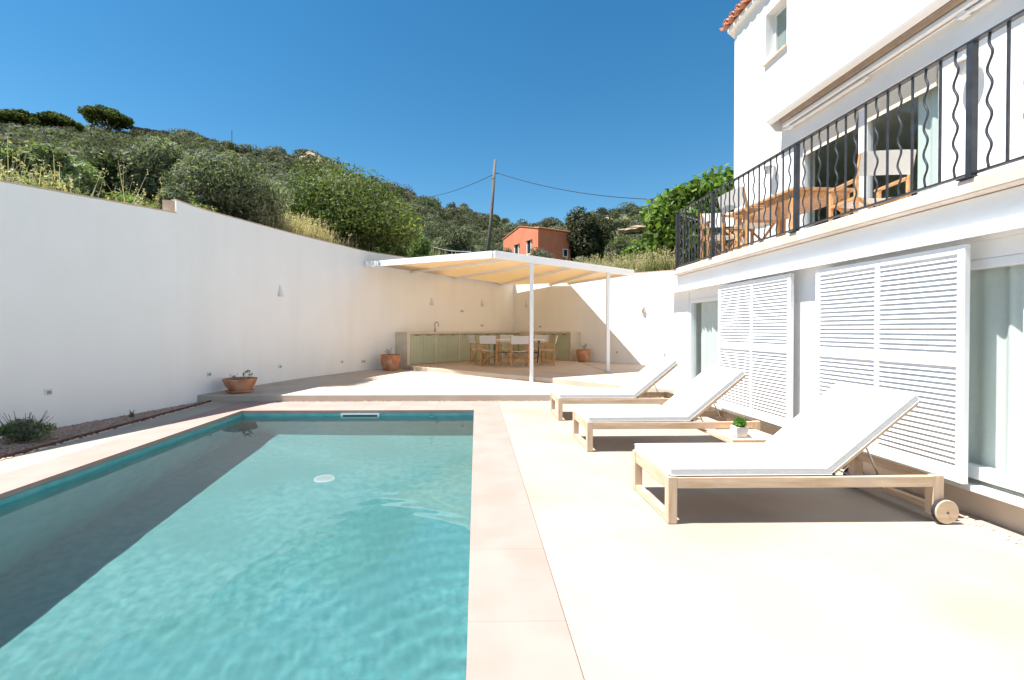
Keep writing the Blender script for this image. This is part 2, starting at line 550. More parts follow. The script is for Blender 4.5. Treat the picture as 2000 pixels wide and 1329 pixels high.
def az_params(phi):
    """wall distance and top, ridge distance, ridge slope and profile exponent for one azimuth"""
    r0, zw = rim_hit(phi)
    zw -= 0.10
    r0 += 0.10
    a = phi - R(0.902)
    if abs(a) < R(72):
        px = 944 + 889 * math.tan(a)
        sk = float(np.interp(px, [s[0] for s in SKY], [s[1] for s in SKY]))
        q = (644.5 - sk) / 889.0 * math.cos(a)
        w = min(1.0, max(0.0, (R(72) - abs(a)) / R(14)))
        qs = q * w + 0.05 * (1 - w)
        rr = float(np.interp(px, [-400, 0, 300, 600, 800, 1000, 1300, 2000], [90, 105, 115, 100, 115, 190, 170, 150]))
        ex = float(np.interp(px, [0, 400, 650, 800, 950, 1120, 1300], [1.5, 1.6, 1.7, 2.2, 4.2, 5.0, 4.0]))
    else:
        qs, rr, ex = 0.05, 150.0, 2.0
    return r0, zw, rr, qs, ex

PHIS = np.concatenate([np.radians(np.arange(-180, -60, 3.0)), np.radians(np.arange(-60, 60, 0.4)), np.radians(np.arange(60, 180, 3.0))])
PARS = np.array([az_params(p) for p in PHIS])

def terrain_z(x, y):
    phi = math.atan2(x, y)
    r = math.hypot(x, y)
    r0, zw, rr, qs, ex = [float(np.interp(phi, PHIS, PARS[:, k])) for k in range(5)]
    q0 = (zw - 1.3) / r0
    u = max(0.0, math.log(max(r, r0) / r0) / math.log(rr / r0))
    if u <= 1:
        return 1.3 + r * (q0 + (qs - q0) * u ** ex)
    return 1.3 + rr * qs - (r - rr) * 0.12 + 0.0

def build_terrain():
    us = np.concatenate([np.linspace(0, 1, 60)])
    far = [1.06, 1.2, 1.6, 3, 8, 20, 45]
    V, nr = [], None
    for i, phi in enumerate(PHIS):
        r0, zw, rr, qs, ex = PARS[i]
        d = (math.sin(phi), math.cos(phi))
        rows = [(0.4, -2.7), (r0 * 0.6, -2.7), (r0 - 0.03, -2.7)]
        q0 = (zw - 1.3) / r0
        for u in us:
            r = r0 * (rr / r0) ** u
            z = 1.3 + r * (q0 + (qs - q0) * u ** ex)
            rows.append((r, z))
        zr = rows[-1][1]
        for k in far:
            rows.append((rr * k, max(zr - (k - 1) * rr * 0.16, -25 if k > 3 else zr * 0.3)))
        for (r, z) in rows:
            x, y = d[0] * r, d[1] * r
            if 25 < r < 400:
                z += 0.35 * math.sin(x * 0.21 + 1.3 * math.sin(y * 0.13)) + 0.25 * math.sin(y * 0.33 + x * 0.17)
            V.append((x, y, z))
        nr = len(rows)
    n = len(PHIS)
    F = [(i * nr + j, ((i + 1) % n) * nr + j, ((i + 1) % n) * nr + j + 1, i * nr + j + 1) for i in range(n) for j in range(nr - 1)]
    o = fastmesh('hillside', V, F, M['terrain'], smooth=True)
    o['kind'] = 'structure'
build_terrain()

# ------------------------------------------------------------------ garden walls
def wall_strip(pts, side):
    """vertical wall along a path; side=+1 puts the thickness to the left of the direction of travel"""
    n = len(pts)
    nor = []
    for i in range(n):
        a, b = pts[max(i - 1, 0)], pts[min(i + 1, n - 1)]
        d = Vector((b[0] - a[0], b[1] - a[1], 0)).normalized()
        nor.append(Vector((-d.y, d.x, 0)) * side)
    mb = MB()
    vs, fs = [], []
    for p, k in zip(pts, nor):
        vs += [(p[0], p[1], -0.3), (p[0], p[1], p[2]), (p[0] + k.x * T, p[1] + k.y * T, p[2]), (p[0] + k.x * T, p[1] + k.y * T, -0.3)]
    for i in range(n - 1):
        for j in range(4):
            fs.append((i * 4 + j, (i + 1) * 4 + j, (i + 1) * 4 + (j + 1) % 4, i * 4 + (j + 1) % 4))
    fs += [(0, 1, 2, 3), (n * 4 - 1, n * 4 - 2, n * 4 - 3, n * 4 - 4)]
    mb.add(vs, fs)
    cap = MB()
    vs, fs = [], []
    for p, k in zip(pts, nor):
        a = (p[0] - k.x * 0.006, p[1] - k.y * 0.006)
        b = (p[0] + k.x * (T + 0.006), p[1] + k.y * (T + 0.006))
        vs += [(a[0], a[1], p[2] + 0.002), (a[0], a[1], p[2] + 0.022), (b[0], b[1], p[2] + 0.022), (b[0], b[1], p[2] + 0.002)]
    for i in range(n - 1):
        for j in range(4):
            fs.append((i * 4 + j, (i + 1) * 4 + j, (i + 1) * 4 + (j + 1) % 4, i * 4 + (j + 1) % 4))
    fs += [(0, 1, 2, 3), (n * 4 - 1, n * 4 - 2, n * 4 - 3, n * 4 - 4)]
    cap.add(vs, fs)
    return mb, cap

def smooth_path(pts, k=5):
    out = []
    n = len(pts)
    for i in range(n - 1):
        p0, p1, p2, p3 = [Vector(pts[min(max(j, 0), n - 1)]) for j in (i - 1, i, i + 1, i + 2)]
        for s in range(k):
            t = s / k
            out.append(tuple(0.5 * ((2 * p1) + (p2 - p0) * t + (2 * p0 - 5 * p1 + 4 * p2 - p3) * t * t + (3 * p1 - p0 - 3 * p2 + p3) * t ** 3)))
    out.append(tuple(pts[-1]))
    return out

gw = thing('garden_wall', 'long white plastered garden wall on the left, stepped up once along its top', 'wall', (-5.15, 7.92, 0))
w1, c1 = wall_strip(WALL, 1)
obj('wall_face', w1, M['plaster'], gw)
obj('wall_cap', c1, M['wall_cap'], gw)
w2, c2 = wall_strip(smooth_path([(WALL2[0][0] + 0.0015, WALL2[0][1], WALL2[0][2])] + WALL2[1:7], 4) + [WALL2[7]], 1)
obj('wall_face', w2, M['plaster'], gw)
obj('wall_cap', c2, M['wall_cap'], gw)
e = MB()
e.beam((-5.262, 7.912, 3.325), (-5.262, 7.912, 3.52), 0.012, 0.20, up=(0.95, 0.28, 0))
obj('step_end', e, M['wall_cap'], gw)
bw = thing('back_wall', 'white plastered wall closing the terrace behind the outdoor kitchen', 'wall', (3.53, 15.78, 0))
w3, c3 = wall_strip(BACK, 1)
obj('wall_face', w3, M['plaster'], bw)
obj('wall_cap', c3, M['wall_cap'], bw)

# ------------------------------------------------------------------ yard: deck, platforms, gravel
PX0, PX1, PY0, PY1 = -3.77, -0.038, -2.2, 7.375           # pool opening
d = MB()
d.box(0.4045, 3.62, -6.0, 8.28, -0.25, -0.003)
d.box(-4.74, -4.286, -6.0, 8.28, -0.25, -0.003)
d.box(-4.286, 0.408, -6.0, PY0 - 0.45, -0.25, -0.003)
obj('pool_deck', d, M['deck'], kind='structure')

# coping in separate slabs
sb = MB()
sb.box(PX0 - 0.012, PX0 - 0.51, PY0 - 0.44, 8.28, -0.30, -0.046)
sb.box(PX1 + 0.012, PX1 + 0.44, PY0 - 0.44, 8.28, -0.30, -0.046)
sb.box(PX0 - 0.5, PX1 + 0.4, PY1 + 0.012, 8.28, -0.30, -0.048)
sb.box(PX0 - 0.5, PX1 + 0.4, PY0 - 0.44, PY0 - 0.012, -0.30, -0.048)
cop = obj('pool_coping', sb, M['subbase'], kind='structure')
def slab(x0, x1, y0, y1):
    b = MB()
    j = random.uniform(-0.0003, 0.0003)
    b.box(x0 + 0.0008, x1 - 0.0008, y0 + 0.0008, y1 - 0.0008, -0.045, j)
    obj('coping_slab', b, M['coping'], cop, bevel=0.0015, seg=1)
ys = [PY1 - 0.67 * k for k in range(16)]
ys = [y for y in ys if y > PY0 - 0.4]
seq = [8.27, PY1] + ys[1:]
for a, b_ in zip(seq[1:], seq[2:]):
    slab(PX1, 0.402, b_, a)
    slab(PX0 - 0.51, PX0, b_, a)
slab(PX1, 0.402, PY1, 8.27)
slab(PX0 - 0.51, PX0, PY1, 8.27)
nx = 6
wx = (PX1 - PX0) / nx
for k in range(nx):
    slab(PX0 + k * wx, PX0 + (k + 1) * wx, PY1, 8.27)
for k in range(nx):
    slab(PX0 + k * wx, PX0 + (k + 1) * wx, PY0 - 0.43, PY0)

# raised platforms
UP = [(-2.02, 13.80), (-1.98, 13.42), (-1.78, 13.12), (-1.2, 12.62), (-0.42, 11.98), (1.265, 10.36), (1.64, 10.02), (2.9, 8.66), (3.62, 7.9)]
UPB = [(3.62, 7.9), (7.3, 10.7), (5.26, 13.5), (1.5, 18.42), (-2.35, 14.25)]
lp = MB()
lp.prism([(-5.06, 8.285), (3.62, 8.285), (3.62, 9.2), (4.5, 9.0), (5.0, 14.0), (1.5, 18.3), (-2.4, 14.3), (-3.2, 13.42), (-3.83, 12.15), (-4.35, 10.95), (-4.73, 9.7)], -0.25, 0.12)
obj('lower_terrace', lp, M['platform'], kind='structure', bevel=0.012, seg=2)
ut = MB()
ut.prism(UP + UPB[1:], 0.05, 0.24)
obj('upper_terrace', ut, M['platform'], kind='structure', bevel=0.014, seg=2)
jn = MB()
jn.prism([(3.40, 15.25), (3.30, 11.6), (3.02, 8.75), (3.04, 8.74), (3.325, 11.6), (3.425, 15.25)], 0.22, 0.2435)
obj('drain_channel', jn, M['joint'], kind='structure')

# gravel bed and its rusty edge
gb = MB()
gb.prism([(-4.79, -6), (-4.79, 8.28), (-5.06, 8.28), (-5.83, 5.6), (-9.16, -6)], -0.25, -0.035)
obj('gravel_bed', gb, M['pebble'], kind='structure')
re = MB()
re.box(-4.79, -4.775, -5.9, 8.27, -0.2, 0.03)
tag(obj('metal_edging', re, M['rust'], org=(-4.78, 3.0, 0)), 'long rusty steel edging strip between gravel and pool deck', 'edging')

def pebbles(name, spots, smin, smax, mat, zc):
    base = bmesh.new()
    bmesh.ops.create_icosphere(base, subdivisions=1, radius=1.0)
    bv = np.array([v.co[:] for v in base.verts])
    bf = np.array([[v.index for v in f.verts] for f in base.faces])
    base.free()
    V, F = [], []
    for i, (x, y) in enumerate(spots):
        s = rng.uniform(smin, smax)
        t = rng.uniform(0, 6.28)
        p = bv * rng.uniform(0.75, 1.2, (len(bv), 1)) * np.array([s, s * rng.uniform(0.6, 1.0), s * rng.uniform(0.45, 0.75)])
        c, sn = math.cos(t), math.sin(t)
        p = np.stack([p[:, 0] * c - p[:, 1] * sn, p[:, 0] * sn + p[:, 1] * c, p[:, 2]], 1)
        V.append(p + np.array([x, y, zc + s * 0.25]))
        F.append(bf + i * len(bv))
    return fastmesh(name, np.concatenate(V), np.concatenate(F), mat, smooth=True, kind='stuff')

def wall_x(y):
    return float(np.interp(y, [p[1] for p in WALL], [p[0] for p in WALL]))
sp = []
while len(sp) < 7500:
    y = 8.27 - abs(rng.normal(0, 1)) * 2.6 if rng.random() < 0.7 else rng.uniform(2.2, 8.25)
    y = min(y, 8.26)
    if y < 2:
        continue
    x0 = wall_x(y) + 0.015
    x = rng.uniform(x0, -4.79)
    sp.append((x, y))
pebbles('gravel', sp, 0.012, 0.034, M['pebble'], -0.034)
pebbles('edging_pebbles', [(-4.755 + abs(rng.normal(0, 0.02)), rng.uniform(2.5, 8.25)) for _ in range(520)], 0.008, 0.02, M['pebble_pale'], -0.003)
pebbles('house_gravel', [(rng.uniform(3.29, 3.40), rng.uniform(0.6, 7.5)) for _ in range(1300)], 0.006, 0.016, M['pebble_pale'], -0.003)
pebbles('step_grit', [(rng.uniform(-4.9, 3.2), 8.282 - abs(rng.normal(0, 0.012))) for _ in range(420)] +
        [(x, 8.0) for x in []], 0.005, 0.013, M['pebble_pale'], 0.0)

# ------------------------------------------------------------------ pool
def floor_depth(x, y):
    """pool floor, falling gently towards the near end"""
    crease = -(y - 5.9) * 0.9 - (x + 1.0) * 0.5
    t = min(1, max(0, crease / 0.35))
    return -1.40 - 0.05 * t * t * (3 - 2 * t) - 0.05 * max(0, crease) + 0.004 * math.sin(3.1 * x + 1.7 * y)

pb = MB()
nx, ny = 48, 110
X = np.linspace(PX0, PX1, nx)
Y = np.linspace(PY0, PY1, ny)
vs = [(x, y, floor_depth(x, y)) for x in X for y in Y]
fs = [(i * ny + j, (i + 1) * ny + j, (i + 1) * ny + j + 1, i * ny + j + 1) for i in range(nx - 1) for j in range(ny - 1)]
fl = fastmesh('pool_floor', vs, fs, M['pool'], smooth=True, kind='structure')
def pool_wall(p, q, n):
    """a wall with real thickness behind its face"""
    b = MB()
    x0, x1 = sorted((p[0], p[0] + n[0] * 0.2 if n[0] else q[0]))
    y0, y1 = sorted((p[1], p[1] + n[1] * 0.2 if n[1] else q[1]))
    b.box(x0, x1, y0, y1, -2.6, -0.047)
    return b
wl = MB()
for b in (pool_wall((PX0, PY0 - 0.2), (PX0, PY1 + 0.2), (-1, 0)) , ):
    pass
wl.box(PX0 - 0.2, PX0, PY0 - 0.2, PY1 + 0.2, -2.6, -0.047)
wl.box(PX1, PX1 + 0.2, PY0 - 0.2, PY1 + 0.2, -2.6, -0.047)
wl.box(PX0, PX1, PY1, PY1 + 0.2, -2.6, -0.047)
wl.box(PX0, PX1, PY0 - 0.2, PY0, -2.6, -0.047)
pw = obj('pool_wall', wl, M['pool_wall'], kind='structure')

WZ = -0.092
def water():
    nx, ny = 240, 600
    X = np.linspace(PX0 - 0.06, PX1 + 0.06, nx)
    Y = np.linspace(PY0 - 0.06, PY1 + 0.06, ny)
    gx, gy = np.meshgrid(X, Y, indexing='ij')
    h = np.zeros_like(gx)
    r2 = np.random.default_rng(5)
    near = np.clip((6.6 - gy) / 4.0, 0.10, 1.0)
    for i in range(60):
        lam = r2.uniform(0.07, 0.24)
        k = 2 * np.pi / lam
        a = r2.normal(0.6, 0.9)
        h += np.sin(k * (np.cos(a) * gx + np.sin(a) * gy) + r2.uniform(0, 6.28)) * 0.00095 / k * r2.uniform(0.3, 1) * near
    for (cx, cy) in ((-0.6, 2.6), (-1.3, 0.4)):
        rr = np.hypot(gx - cx, gy - cy)
        h += np.sin(rr * 34) * np.exp(-rr * 0.9) * 0.0005
    z = WZ + h
    top = np.stack([gx, gy, z], -1).reshape(-1, 3)
    F = [(i * ny + j, (i + 1) * ny + j, (i + 1) * ny + j + 1, i * ny + j + 1) for i in range(nx - 1) for j in range(ny - 1)]
    V = [tuple(p) for p in top]
    n0 = len(V)
    # skirt and bottom inside the walls and below the floor
    ring = [(i, 0) for i in range(nx)] + [(nx - 1, j) for j in range(1, ny)] + [(i, ny - 1) for i in range(nx - 2, -1, -1)] + [(0, j) for j in range(ny - 2, 0, -1)]
    idx = [i * ny + j for i, j in ring]
    for k in idx:
        V.append((V[k][0], V[k][1], -2.5))
    m = len(idx)
    Fq = F + [(idx[k], n0 + k, n0 + (k + 1) % m, idx[(k + 1) % m]) for k in range(m)]
    me = bpy.data.meshes.new('pool_water')
    me.from_pydata(V, [], Fq + [tuple(n0 + k for k in range(m))])
    bm = bmesh.new()
    bm.from_mesh(me)
    bmesh.ops.recalc_face_normals(bm, faces=bm.faces[:])
    for f in bm.faces:
        f.smooth = abs(f.normal.z) > 0.6
    for e_ in bm.edges:
        if len(e_.link_faces) == 2 and e_.calc_face_angle(0) > 0.6:
            e_.smooth = False
    bm.to_mesh(me)
    bm.free()
    me.materials.append(M['water'])
    o = bpy.data.objects.new('pool_water', me)
    COL.objects.link(o)
    o['kind'] = 'structure'
    return o
wo = water()
wo.cycles.is_caustics_caster = True
for o in (fl, pw):
    o.cycles.is_caustics_receiver = True

sk = thing('pool_skimmer', 'white framed skimmer opening in the far pool wall at the waterline', 'skimmer', (-1.88, PY1, -0.19))
b = MB()
x0, x1, z0, z1, yf = -2.185, -1.565, -0.175, -0.056, PY1
b.box(x0, x1, yf - 0.012, yf - 0.001, z1 - 0.018, z1)
b.box(x0, x1, yf - 0.012, yf - 0.001, z0, z0 + 0.018)
b.box(x0, x0 + 0.032, yf - 0.012, yf - 0.001, z0 + 0.0181, z1 - 0.0181)
b.box(x1 - 0.032, x1, yf - 0.012, yf - 0.001, z0 + 0.0181, z1 - 0.0181)
obj('frame', b, M['plastic'], sk)
b = MB()
b.box(x0 + 0.033, x1 - 0.033, yf - 0.006, yf - 0.001, z0 + 0.019, z1 - 0.019)
obj('flap', b, noise_mat('skimmer_flap', (0.05, 0.13, 0.11), (0.07, 0.16, 0.13), rough=0.5), sk)
dr = MB()
dc = (-1.87, 5.62)
dz = floor_depth(*dc)
dr.lathe([(0.0, 0.014), (0.055, 0.014), (0.1, 0.011), (0.125, 0.0)], 28, (dc[0], dc[1], dz + 0.002))
M['drain'] = noise_mat('drain_plastic', (0.32, 0.42, 0.42), (0.36, 0.46, 0.46), scale=9, rough=0.5)
drn = thing('drain_cover', 'round white main drain grille on the pool floor', 'drain', (dc[0], dc[1], dz))
o = obj('cover', dr, M['drain'], drn)
o.cycles.is_caustics_receiver = True
b = MB()
for k in range(5):
    x = (k - 2) * 0.036
    l = 0.085 - abs(k - 2) * 0.02
    b.box(dc[0] + x - 0.004, dc[0] + x + 0.004, dc[1] - l, dc[1] + l, dz + 0.0165, dz + 0.018)
obj('slot', b, M['grey_plastic'], drn)
b = MB()
b.tube([(-0.72, PY1 - 0.001, -0.145), (-0.72, PY1 - 0.03, -0.145)], 0.04, 16)
inl = obj('return_inlet', b, M['plastic'], org=(-0.72, PY1, -0.145))
tag(inl, 'small round white water inlet in the far pool wall right of the skimmer', 'inlet')

# ------------------------------------------------------------------ house
house = thing('white_house', 'two storey white house on the right with louvred shutters and an iron railed balcony', 'house', (3.42, 3.0, 0))
PH = M['plaster_house']

def face_with_holes(mb, x0, x1, y0, y1, z0, z1, holes):
    """a wall slab in the YZ plane, cut into blocks round rectangular holes (ya, yb, za, zb)"""
    yb = sorted({y0, y1} | {h[0] for h in holes} | {h[1] for h in holes})
    for a, b in zip(yb, yb[1:]):
        hs_ = sorted([(h[2], h[3]) for h in holes if h[0] <= a + 1e-6 and h[1] >= b - 1e-6])
        z = z0
        for (c, d_) in hs_:
            if c > z + 1e-6:
                mb.box(x0, x1, a, b, z, c)
            z = d_
        if z < z1 - 1e-6:
            mb.box(x0, x1, a, b, z, z1)

# lower storey
b = MB()
face_with_holes(b, 3.42, 3.66, -5.0, 7.83, 0.20, 1.985, [(5.0, 7.28, 0.2, 1.905), (0.9, 4.33, 0.2, 1.905)])
b.prism([(3.66, 7.83), (3.42, 7.83), (7.3, 10.74), (7.45, 10.54)], -0.2, 2.185)
obj('lower_wall', b, PH, house)
b = MB()
b.box(3.34, 3.66, -5.0, 7.862, 1.988, 2.187)
obj('balcony_fascia', b, PH, house, bevel=0.006, seg=1)
b = MB()
b.box(3.50, 3.655, -5.0, 7.82, -0.2, 0.198)
obj('plinth', b, M['plinth'], house)
for (a, c) in ((5.0, 7.28), (0.9, 4.33)):
    b = MB()
    b.box(3.36, 3.58, a - 0.05, c + 0.05 if c < 5 else c - 0.02, 0.2005, 0.238)
    obj('door_sill', b, M['sill'], house, bevel=0.004, seg=1)
    b = MB()
    b.box(3.435, 3.64, a + 0.002, c - 0.002, 1.782, 1.904)
    obj('blind_box', b, PH, house)
b = MB()
b.box(3.27, 3.418, -2.0, 7.93, 1.938, 1.984)
b.box(3.27, 3.288, -2.0, 7.93, 1.912, 1.9375)
obj('shutter_track', b, M['white_paint'], house, bevel=0.003, seg=1)

def sliding_door(x, y0, y1, z0, z1, splits, frame=0.055, gl='glass', curtain=True, cuts=None, par=house, blind=None):
    """white framed door: the frame is the part, panes, curtain and blind are its sub-parts"""
    b = MB()
    b.box(x, x + 0.09, y0, y0 + frame, z0, z1)
    b.box(x, x + 0.09, y1 - frame, y1, z0, z1)
    b.box(x + 0.001, x + 0.089, y0 + frame, y1 - frame, z1 - frame, z1)
    b.box(x + 0.001, x + 0.089, y0 + frame, y1 - frame, z0, z0 + frame * 1.4)
    for (s, w) in splits:
        b.box(x + 0.004, x + 0.086, s - w / 2, s + w / 2, z0 + frame * 1.4, z1 - frame)
    f = obj('sliding_door', b, M['white_paint'], par, bevel=0.004, seg=1)
    ed = [y0 + frame] + [v for s, w in splits for v in (s - w / 2, s + w / 2)] + [y1 - frame]
    for i in range(0, len(ed), 2):
        p = MB()
        p.box(x + 0.05, x + 0.058, ed[i] - 0.004, ed[i + 1] + 0.004, z0 + frame * 1.4 - 0.004, z1 - frame + 0.004)
        obj('pane', p, M[gl], f)
    for (a, c) in (cuts or []):
        n = int((c - a) / 0.012)
        vs, fs = [], []
        for k in range(n + 1):
            y = a + (c - a) * k / n
            dx = 0.018 * math.sin(y * 52 + 1.5 * math.sin(y * 9)) + 0.012 * math.sin(y * 23 + 0.6)
            vs += [(x + 0.128 + dx, y, z0 + 0.01), (x + 0.128 + dx * 0.8, y, z1 - 0.03)]
        fs = [(2 * k, 2 * k + 2, 2 * k + 3, 2 * k + 1) for k in range(n)]
        cm = MB().add(vs, fs)
        obj('curtain', cm, M['curtain'], f, smooth=True)
    return f
sliding_door(3.43, 5.002, 7.278, 0.272, 1.78, [(6.1, 0.09)], cuts=[(5.05, 7.16)])
nd = sliding_door(3.43, 0.902, 4.328, 0.272, 1.78, [(2.62, 0.07)], frame=0.062, cuts=[(1.0, 2.50), (2.66, 4.2)])
b = MB()
b.box(3.492, 3.514, 2.80, 2.852, 0.36, 1.715)
b.box(3.492, 3.514, 0.98, 2.80, 1.42, 1.46)
obj('inner_sash', b, M['white_paint'], nd)

# louvred sliding shutters
def shutter(y0, y1, z0, z1, cols, mid):
    xa, xb = 3.300, 3.342
    st = 0.05
    b = MB()
    b.box(xa, xb, y0, y0 + st, z0, z1)
    b.box(xa, xb, y1 - st, y1, z0, z1)
    for c in cols:
        b.box(xa + 0.001, xb - 0.001, c - 0.02, c + 0.02, z0 + 0.085, z1 - 0.06)
    b.box(xa + 0.002, xb - 0.002, y0 + st, y1 - st, z1 - 0.06, z1)
    b.box(xa + 0.002, xb - 0.002, y0 + st, y1 - st, z0, z0 + 0.085)
    ed = [y0 + st] + [v for c in cols for v in (c - 0.02, c + 0.02)] + [y1 - st]
    for i in range(0, len(ed), 2):
        b.box(xa + 0.002, xb - 0.002, ed[i], ed[i + 1], mid - 0.036, mid + 0.036)
    fr = obj('louvre_shutter', b, M['white_paint'], house, bevel=0.003, seg=1)
    off = wloc(fr)
    for i in range(0, len(ed), 2):
        L_ = ed[i + 1] - ed[i]
        s = MB()
        s.box(-0.021, 0.021, -L_ / 2 - 0.004, L_ / 2 + 0.004, -0.0038, 0.0038)
        proto = None
        for (a, c) in ((z0 + 0.085, mid - 0.036), (mid + 0.036, z1 - 0.06)):
            n = round((c - a) / 0.0385)
            for k in range(n):
                z = a + (c - a) * (k + 0.5) / n
                loc = Vector(((xa + xb) / 2, (ed[i] + ed[i + 1]) / 2, z)) - off
                if proto is None:
                    proto = obj('slat', s, M['white_paint'], None)
                    proto.parent = fr
                    proto.location = loc
                    proto.rotation_euler = (0, R(-62), 0)
                else:
                    share('slat', proto, fr, loc, (0, R(-62), 0))
    return fr
shutter(4.735, 6.165, 0.250, 1.895, [5.42], 1.085)
shutter(3.028, 4.380, 0.250, 1.880, [3.705], 1.080)

# balcony: slab, stone ledge, railing
b = MB()
b.prism([(3.36, -5.0), (3.36, 7.50), (5.03, 8.86), (9.8, 12.3), (9.8, -5.0)], 2.19, 2.262)
obj('balcony_slab', b, M['ledge'], house)
b = MB()
b.prism([(3.25, -5.0), (3.25, 7.47), (5.00, 8.86), (5.04, 8.62), (3.56, 7.36), (3.56, -5.0)], 2.192, 2.300)
obj('balcony_ledge', b, M['ledge'], house, bevel=0.012, seg=2)

RX, RZ0, RZ1 = 3.285, 2.335, 3.205
CN = (RX, 7.40)
BE = (5.02, 8.78)
b = MB()
b.beam((RX, -5, RZ1), (RX, 7.42, RZ1), 0.045, 0.014)
b.beam((RX, -5, RZ0), (RX, 7.42, RZ0), 0.035, 0.012)
b.beam((RX - 0.005, 7.405, RZ1 + 0.001), (BE[0], BE[1], RZ1 + 0.001), 0.045, 0.014)
b.beam((RX - 0.005, 7.405, RZ0 + 0.001), (BE[0], BE[1], RZ0 + 0.001), 0.035, 0.012)
rail = obj('balcony_railing', b, M['iron'], house)
ro = wloc(rail)
def rail_post(x, y, rz=0.0):
    s = MB()
    s.box(-0.020, 0.020, -0.020, 0.020, 2.300, RZ1 - 0.008)
    s.box(-0.05, 0.05, -0.05, 0.05, 2.3005, 2.309)
    o = obj('post', s, M['iron'], None)
    o.parent = rail
    o.location = Vector((x, y, 0)) - ro
    o.rotation_euler = (0, 0, rz)
for y in (-1.97, -0.32, 1.33, 2.98, 4.63, 6.28):
    rail_post(RX, y)
rail_post(CN[0], CN[1])
dx, dy = BE[0] - CN[0], BE[1] - CN[1]
brz = math.atan2(dy, dx) - math.pi / 2
rail_post(CN[0] + dx * 0.5, CN[1] + dy * 0.5, brz)
sS = MB()
sS.box(-0.0062, 0.0062, -0.0062, 0.0062, RZ0, RZ1 - 0.006)
sW = MB()
sW.tube([(0, 0.015 * math.sin(2 * math.pi * t * 4.4) * min(1, 8 * t, 8 * (1 - t)), RZ0 + (RZ1 - RZ0 - 0.006) * t) for t in [k / 44 for k in range(45)]], 0.0075, 6)
pS = pW = None
def baluster(x, y, wavy, rz=0.0):
    global pS, pW
    loc = Vector((x, y, 0)) - ro
    if wavy:
        if pW is None:
            pW = obj('baluster', sW, M['iron'], None, smooth=True)
            pW.parent = rail
            pW.location = loc
            pW.rotation_euler = (0, 0, rz)
        else:
            share('baluster', pW, rail, loc, (0, 0, rz))
    else:
        if pS is None:
            pS = obj('baluster', sS, M['iron'], None)
            pS.parent = rail
            pS.location = loc
        else:
            share('baluster', pS, rail, loc, (0, 0, rz))
pys = [-0.32, 1.33, 2.98, 4.63, 6.28]
for a in pys:
    for k in range(1, 16):
        y = a + 1.65 * k / 16
        if y < 7.36 and y > 0.8:
            baluster(RX, y, k % 2 == 1)
for k in range(1, 22):
    if k == 11:
        continue
    t = k / 22
    baluster(CN[0] + dx * t, CN[1] + dy * t, k % 2 == 1, brz)

# upper storey
b = MB()
face_with_holes(b, XU, XU + 0.28, -5.0, 8.87, 2.263, 7.15, [(4.92, 7.10, 2.263, 4.27), (2.0, 4.15, 2.263, 4.27), (7.375, 7.91, 5.90, 6.78)])
b.prism([(XU, 8.871), (10, 12.583), (10.15, 12.383), (XU + 0.28, 8.871 - 0.165)], 2.263, 7.15)
obj('upper_wall', b, PH, house)
b = MB()
b.box(4.96, 5.40, -5.0, 8.97, 7.151, 7.235)
b.prism([(5.4, 8.97), (4.96, 8.97), (9.9, 12.68), (10.1, 12.4)], 7.1512, 7.2348)
obj('cornice', b, PH, house, bevel=0.008, seg=1)
b = MB()
b.box(4.9, 9.9, -5.2, -5.001, -0.2, 7.15)
b.box(9.9, 10.1, -5.2, 12.5, -0.2, 7.15)
obj('rear_wall', b, PH, house)
b = MB()
b.box(8.3, 8.5, -4.9, 10.3, 2.27, 4.55)
b.prism([(XU + 0.285, -4.95), (9.85, -4.95), (9.85, 12.0), (XU + 0.285, 8.68)], 4.552, 4.65)
b.box(4.75, 4.85, -4.9, 8.2, 0.2, 2.18)
obj('interior_wall', b, M['room'], house)
b = MB()
b.box(XU + 0.285, 8.29, -4.9, 9.0, 2.2635, 2.275)
obj('interior_floor', b, M['room_floor'], house)

ud = sliding_door(XU + 0.06, 4.922, 7.098, 2.275, 4.262, [(5.97, 0.14)], frame=0.06, gl='glass_dark', cuts=[(4.99, 5.32)])
b = MB()
for (a, c) in ((4.985, 5.895), (6.045, 7.035)):
    n = 9
    for k in range(n):
        z = 4.0 + 0.255 * k / n
        b.box(XU + 0.04, XU + 0.054, a, c, z, z + 0.0265)
obj('roller_blind', b, M['blind'], ud)
ud2 = sliding_door(XU + 0.06, 2.002, 4.148, 2.275, 4.262, [(3.05, 0.12)], frame=0.07, gl='glass_dark', cuts=[(2.1, 4.0)])
b = MB()
for (a, c) in ((2.08, 2.98), (3.12, 4.075)):
    for k in range(9):
        z = 4.0 + 0.255 * k / 9
        b.box(XU + 0.04, XU + 0.054, a, c, z, z + 0.0265)
obj('roller_blind', b, M['blind'], ud2)

# small upper window
b = MB()
x = XU + 0.15
b.box(x, x + 0.06, 7.377, 7.415, 5.935, 6.778)
b.box(x, x + 0.06, 7.870, 7.908, 5.935, 6.778)
b.box(x + 0.001, x + 0.059, 7.415, 7.870, 6.74, 6.778)
b.box(x + 0.001, x + 0.059, 7.415, 7.870, 5.935, 5.975)
uw = obj('window', b, M['white_paint'], house)
b = MB()
b.box(x + 0.02, x + 0.028, 7.413, 7.872, 5.973, 6.742)
obj('pane', b, M['glass_dark'], uw)
b = MB()
for k in range(24):
    z = 5.98 + 0.76 * k / 24
    b.box(x + 0.035, x + 0.044, 7.413, 7.872, z, z + 0.028)
obj('roller_blind', b, noise_mat('grey_slat_blind', (0.40, 0.41, 0.40), (0.46, 0.47, 0.46), rough=0.5), uw)
b = MB()
b.box(XU - 0.045, XU + 0.2, 7.35, 7.935, 5.896, 5.933)
obj('sill', b, M['ledge'], uw)

